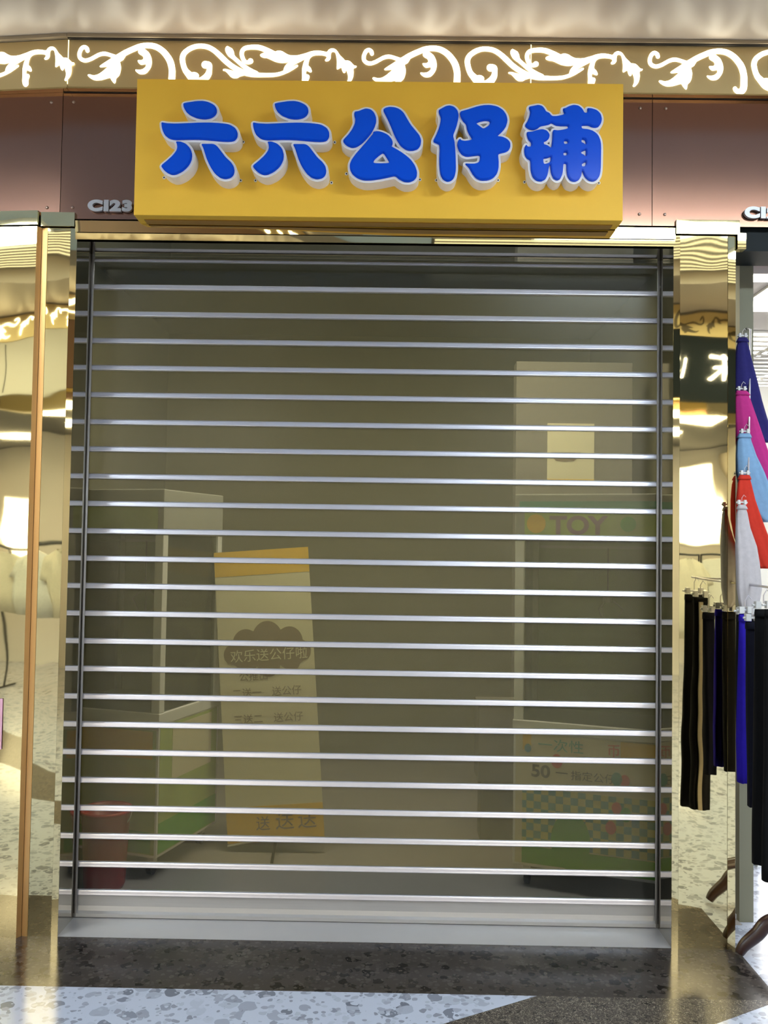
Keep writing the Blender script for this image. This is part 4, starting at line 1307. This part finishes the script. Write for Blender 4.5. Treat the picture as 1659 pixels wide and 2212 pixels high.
# ---- rack of long dark trousers in front of the right pillar
M['dark_wood'] = mat('dark bent wood', (0.030, 0.010, 0.008), 0.35)
blk, nav = cloth_mat('black cloth', (0.0035, 0.0035, 0.0042)), cloth_mat('navy cloth', (0.004, 0.0045, 0.012))
LONG = [('black trousers hanging closest to the mirror pillar', blk, -0.075, [(1591, 1632, 1330), (1590, 1636, 1420), (1591, 1638, 1560), (1594, 1636, 1686)]),
        ('vivid blue trousers hanging at the left end of the rack', cloth_mat('blue cloth', (0.018, 0.008, 0.30)), -0.130, [(1597, 1622, 1328), (1596, 1624, 1400), (1594, 1627, 1500), (1592, 1626, 1600), (1594, 1622, 1690)]),
        ('navy trousers hanging right of the vivid blue pair', nav, -0.235, [(1611, 1640, 1345), (1612, 1642, 1450), (1614, 1645, 1600), (1616, 1644, 1742)]),
        ('long black trousers with a beige side seam on the rack', blk, -0.335, [(1631, 1668, 1318), (1630, 1672, 1420), (1628, 1676, 1600), (1626, 1676, 1760), (1626, 1674, 1866)]),
        ('longest black trousers at the right edge of the photo', blk, -0.435, [(1652, 1705, 1318), (1651, 1712, 1450), (1650, 1716, 1650), (1646, 1716, 1800), (1646, 1712, 1902)])]
tops = []
for i, (lab, mm, Y, rows) in enumerate(LONG):
    base = at(sum(rows[-1][:2]) / 2, rows[-1][2], Y)
    t = thing('trousers', lab, 'trousers', base, group='long trousers on the wooden rack')
    from_bm('cloth', garment_bm(rows, Y, 0.044, 3 + i % 2, 0.004, i * 2.1, 32), mm, t, smooth=True)
    r0 = rows[0]
    from_bm('waistband', garment_bm([(r0[0] - 0.6, r0[1] + 0.6, r0[2] - 2), (r0[0] - 0.4, r0[1] + 0.4, r0[2] + 14)], Y, 0.034, 2, 0.0, 0, 20), mm, t, smooth=True)
    if i == 3:
        A, B = at(1640, 1325, Y + 0.024), at(1640, 1860, Y + 0.024)
        box('side_seam', A.x - 0.008, A.x + 0.008, Y + 0.018, Y + 0.030, B.z, A.z, cloth_mat('beige cloth', (0.40, 0.34, 0.25)), t)
    tp = at((r0[0] + r0[1]) / 2, r0[2], Y)
    tops.append(tp)
    hw = (at(r0[1], r0[2], Y).x - at(r0[0], r0[2], Y).x) / 2
    hg = thing('clip_hanger', 'clear clip hanger above the ' + lab.replace(' hanging', '').replace(' on the rack', ''), 'hanger', (tp.x, Y, tp.z + 0.004), group='clip hangers on the wooden rack')
    from_bm('bar', tube_bm([(tp.x - hw - 0.01, Y, tp.z + 0.018), (tp.x + hw + 0.01, Y, tp.z + 0.018)], 0.004, 8), M['clip'], hg)
    for sx in (-1, 1):
        box('clip', tp.x + sx * hw * 0.7 - 0.010, tp.x + sx * hw * 0.7 + 0.010, Y - 0.012, Y + 0.012, tp.z + 0.006, tp.z + 0.032, M['clip'], hg, bevel=0.002)
    from_bm('hook', tube_bm([(tp.x, Y, tp.z + 0.018), (tp.x, Y, tp.z + 0.055), (tp.x + 0.012, Y, tp.z + 0.075), (tp.x + 0.024, Y, tp.z + 0.062)], 0.002, 6), M['alu'], hg)
def curve_pts(P, n=8):
    return [tuple(v) for v in spline_pts(P, n)]
f0, f1 = atz(1600, 2040, 0.0), at(1668, 1950, -0.10)
rk = thing('clothes_rack', 'dark wooden clothes rack with curved feet at the lower right corner', 'rack', (f1.x + 0.10, -0.20, 0))
zr = max(t_.z for t_ in tops) + 0.075
for (ya, xe) in ((-0.07, 0.0), (-0.45, 0.22)):
    q0, q1, q2 = at(1597, 2030, ya), at(1625, 1992, ya), at(1668, 1950, ya)
    ox = xe
    P = [(q0.x + ox, ya, 0.016), (q0.x + ox + 0.022, ya, 0.050), (q1.x + ox + 0.02, ya, 0.092), (q2.x + ox, ya, 0.145), (q2.x + ox + 0.16, ya, 0.165), (q2.x + ox + 0.32, ya, 0.20)]
    pts_ = curve_pts(P)
    from_bm('foot', tube_bm(pts_, [0.017 + 0.010 * math.sin(i / (len(pts_) - 1) * math.pi) for i in range(len(pts_))], 12), M['dark_wood'], rk, smooth=True)
    from_bm('post', tube_bm([(q2.x + ox + 0.32, ya, 0.18), (q2.x + ox + 0.32, ya, zr + 0.05)], 0.013, 12), M['dark_wood'], rk, smooth=True)
from_bm('rail', tube_bm([(tops[0].x + 0.012, -0.02, zr), (tops[-1].x + 0.012, -0.50, zr)], 0.005, 12), M['alu'], rk, smooth=True)
from_bm('rail', tube_bm([(tops[-1].x + 0.010, -0.45, zr), (at(1668, 1950, -0.45).x + 0.54, -0.45, zr)], 0.005, 12), M['alu'], rk, smooth=True)

# ================================================================== OPPOSITE SIDE OF THE CORRIDOR (seen in the mirrors)
YO = -4.02
Z_OF = Z_FT
of1 = thing('frieze_panel', 'lit scroll frieze across the corridor, seen in the left mirrors', 'frieze', (-3.2, YO, Z_OF))
box('panel', -6.5, -0.4, YO - 0.05, YO, Z_OF, Z_ZT, M['gold_frieze'], of1)
of2 = thing('frieze_panel', 'unlit scroll frieze across the corridor, seen in the right mirrors', 'frieze', (3.4, YO, Z_OF))
box('panel', -0.4, 6.5, YO - 0.05, YO, Z_OF, Z_ZT, M['gold_frieze'], of2)
for k in range(5):
    for me in (ME1, ME2):
        o = add_scroll(of1, me, 0, local_x=3.2 - 0.6 - k * PER); o.rotation_euler = (0, 0, math.pi)
        o = add_scroll(of2, ME1_OFF if me is ME1 else ME2_OFF, 0, local_x=2.9 - k * PER); o.rotation_euler = (0, 0, math.pi)
M['brown_sign'] = mat('brown sign board', (0.20, 0.10, 0.05), 0.4)
ob1 = thing('sign_board', 'brown sign board across the corridor, seen in the left mirrors', 'sign', (-3.2, YO, 2.86))
box('board', -6.5, -2.62, YO - 0.05, YO, 2.86, Z_OF - 0.004, M['beige_wall'], ob1)
box('board', -2.60, -0.4, YO - 0.05, YO, 2.86, Z_OF - 0.004, M['brown_sign'], ob1)
for k in range(9):
    box('groove', -6.2 + k * 0.4, -6.19 + k * 0.4, YO, YO + 0.003, 2.88, Z_OF - 0.03, M['dark_gap'], ob1)
ob2 = thing('sign_board', 'black sign board with glowing white letters across the corridor, seen mirrored', 'sign', (3.4, YO, 2.86))
box('board', -0.4, 6.5, YO - 0.05, YO, 2.86, Z_OF - 0.004, M['dark_sign'], ob2)
rnd = random.Random(4)
for gi, gx in enumerate((2.30, 2.62, 3.02, 3.40, 3.80)):
    bm = bmesh.new()
    for (u0, v0, u1, v1) in ((0, 0.20, 0.2, 0.22), (0.03, 0.11, 0.17, 0.12), (0.10, 0.24, 0.09, 0.0), (0.09, 0.10, 0.0, 0.01), (0.11, 0.10, 0.2, 0.0)) if gi % 2 == 0 else ((0.02, 0.22, 0.05, 0.02), (0.08, 0.22, 0.2, 0.2), (0.14, 0.22, 0.13, 0.02), (0.08, 0.11, 0.2, 0.1)):
        tube_bm([(gx - u0, YO + 0.012, 3.03 + v0), (gx - u1, YO + 0.012, 3.03 + v1)], 0.012, 6, bm)
    from_bm('letter', bm, M['glow_white'], ob2)
hbo = thing('header_beam', 'gold header beam across the corridor, seen mirrored in the pillars', 'beam', (0, YO, 2.76))
box('beam', -6.5, 6.5, YO - 0.06, YO + 0.01, 2.76, 2.855, M['gold'], hbo)
# bright clothes shops behind the opposite front
wallbox('wall_opposite_back', -7, 7, -8.1, -8.0, 0, 3.0, M['white'])
wallbox('ceiling_opposite', -7, 7, -8.1, YO - 0.08, 2.90, 3.0, mat('dark grid ceiling', (0.10, 0.10, 0.10), 0.8))
for x in (-2.0, -0.35, 4.6):
    wallbox('wall_opposite_partition', x - 0.10, x + 0.10, -8.0, YO, 0, 2.76, M['beige_wall'])
for xx, wx in ((-5.6, 'leftmost'), (-3.2, 'second from left'), (-1.6, 'third from left'), (1.4, 'third from right'), (3.0, 'second from right'), (5.6, 'rightmost')):
    for y, wy in ((-5.0, 'front'), (-6.5, 'back')):
        x = xx
        lp = thing('ceiling_light', wx + ' lamp panel of the ' + wy + ' row across the corridor, seen mirrored', 'light', (x, y, 2.86), group='lamp panels of the shops across the corridor')
        box('diffuser', x - 0.28, x + 0.28, y - 0.28, y + 0.28, 2.872, 2.884, M['shop_lamp'], lp)
        box('frame', x - 0.30, x + 0.30, y - 0.30, y + 0.30, 2.885, 2.899, M['white'], lp)
for x0, x1, z0, z1, wd in ((3.35, 4.35, 1.75, 2.60, 'right'), (-6.7, -5.2, 1.35, 2.10, 'left')):  # glowing panels added in place of the brightly lit wall and windows
    lbx = thing('glow_panel', 'added glowing panel standing for the bright back wall of the ' + wd + ' shop across the corridor', 'glow_panel', ((x0 + x1) / 2, -7.95, z0))
    box('frame', x0 - 0.03, x1 + 0.03, -7.999, -7.96, z0 - 0.03, z1 + 0.03, M['white'], lbx)
    box('lit_face', x0, x1, -7.96, -7.95, z0, z1, emission('lightbox face ' + wd, (1.0, 0.97, 0.85), 3.0), lbx)
def shirt_bm(x, y, z, w, hgt, seed):
    prof = [(-0.12, 0), (-0.16, 0.02), (-0.42, 0.10), (-0.56, 0.42), (-0.40, 0.46), (-0.36, 0.30), (-0.36, 1.0), (0.36, 1.0), (0.36, 0.30), (0.40, 0.46), (0.56, 0.42), (0.42, 0.10), (0.16, 0.02), (0.12, 0), (0.0, 0.06)]
    pts = [(x + a * w, z - b * hgt) for a, b in prof]
    bm = prism_bm(pts, y - 0.02, y + 0.02)
    bmesh.ops.triangulate(bm, faces=[f for f in bm.faces if len(f.verts) > 4])
    bmesh.ops.subdivide_edges(bm, edges=bm.edges[:], cuts=2, use_grid_fill=True)
    for v in bm.verts:
        v.co.y += 0.02 * noise.noise(Vector((v.co.x * 9 + seed, v.co.z * 3, 0)))
    return bm
SH = [('white shirt', (0.75, 0.74, 0.70)), ('cream shirt', (0.70, 0.64, 0.50)), ('ivory shirt', (0.72, 0.70, 0.62)), ('black shirt', (0.02, 0.02, 0.022)), ('pale pink shirt', (0.62, 0.42, 0.40))]
n_s = 0
for rx0, ry0, wd in ((2.62, -4.55, 'left rail of the right'), (3.42, -4.85, 'middle rail of the right'), (4.15, -4.6, 'right rail of the right'), (-4.45, -4.75, 'middle rail of the left'), (-5.4, -5.5, 'left rail of the left'), (-3.15, -4.75, 'right rail of the left')):
    r = thing('clothes_rack', 'black garment ' + wd.replace('rail', 'rail,', 1).split(',')[0].split()[-1] + ', the ' + wd.split()[0] + ' one in the ' + wd.split()[-1] + ' shop across the corridor', 'rack', (rx0, ry0, 0), group='garment rails across the corridor')
    from_bm('rail', tube_bm([(rx0 - 0.33, ry0, 1.55), (rx0 + 0.33, ry0, 1.55)], 0.014, 8), M['black_metal'], r)
    for s in (-1, 1):
        from_bm('post', tube_bm([(rx0 + s * 0.33, ry0, 0.02), (rx0 + s * 0.33, ry0, 1.56)], 0.013, 8), M['black_metal'], r)
        from_bm('foot', tube_bm([(rx0 + s * 0.33, ry0 - 0.22, 0.015), (rx0 + s * 0.33, ry0 + 0.22, 0.015)], 0.014, 8), M['black_metal'], r)
    for q in range(2):
        nm, col = SH[(n_s * 2 + q) % 5]
        y = ry0 + 0.10 - 0.0 if q == 0 else ry0 + 0.05
        xs_ = rx0 - 0.17 + 0.34 * q
        o = from_bm('shirt', shirt_bm(xs_, ry0 + 0.045 * (q - 0.5), 1.50, 0.46, 0.66, n_s + q), cloth_mat(nm + str(n_s * 2 + q), col), smooth=True)
        tag(o, nm + ' on the ' + wd + ' shop across the corridor', 'shirt', 'shirts across the corridor')
    n_s += 1
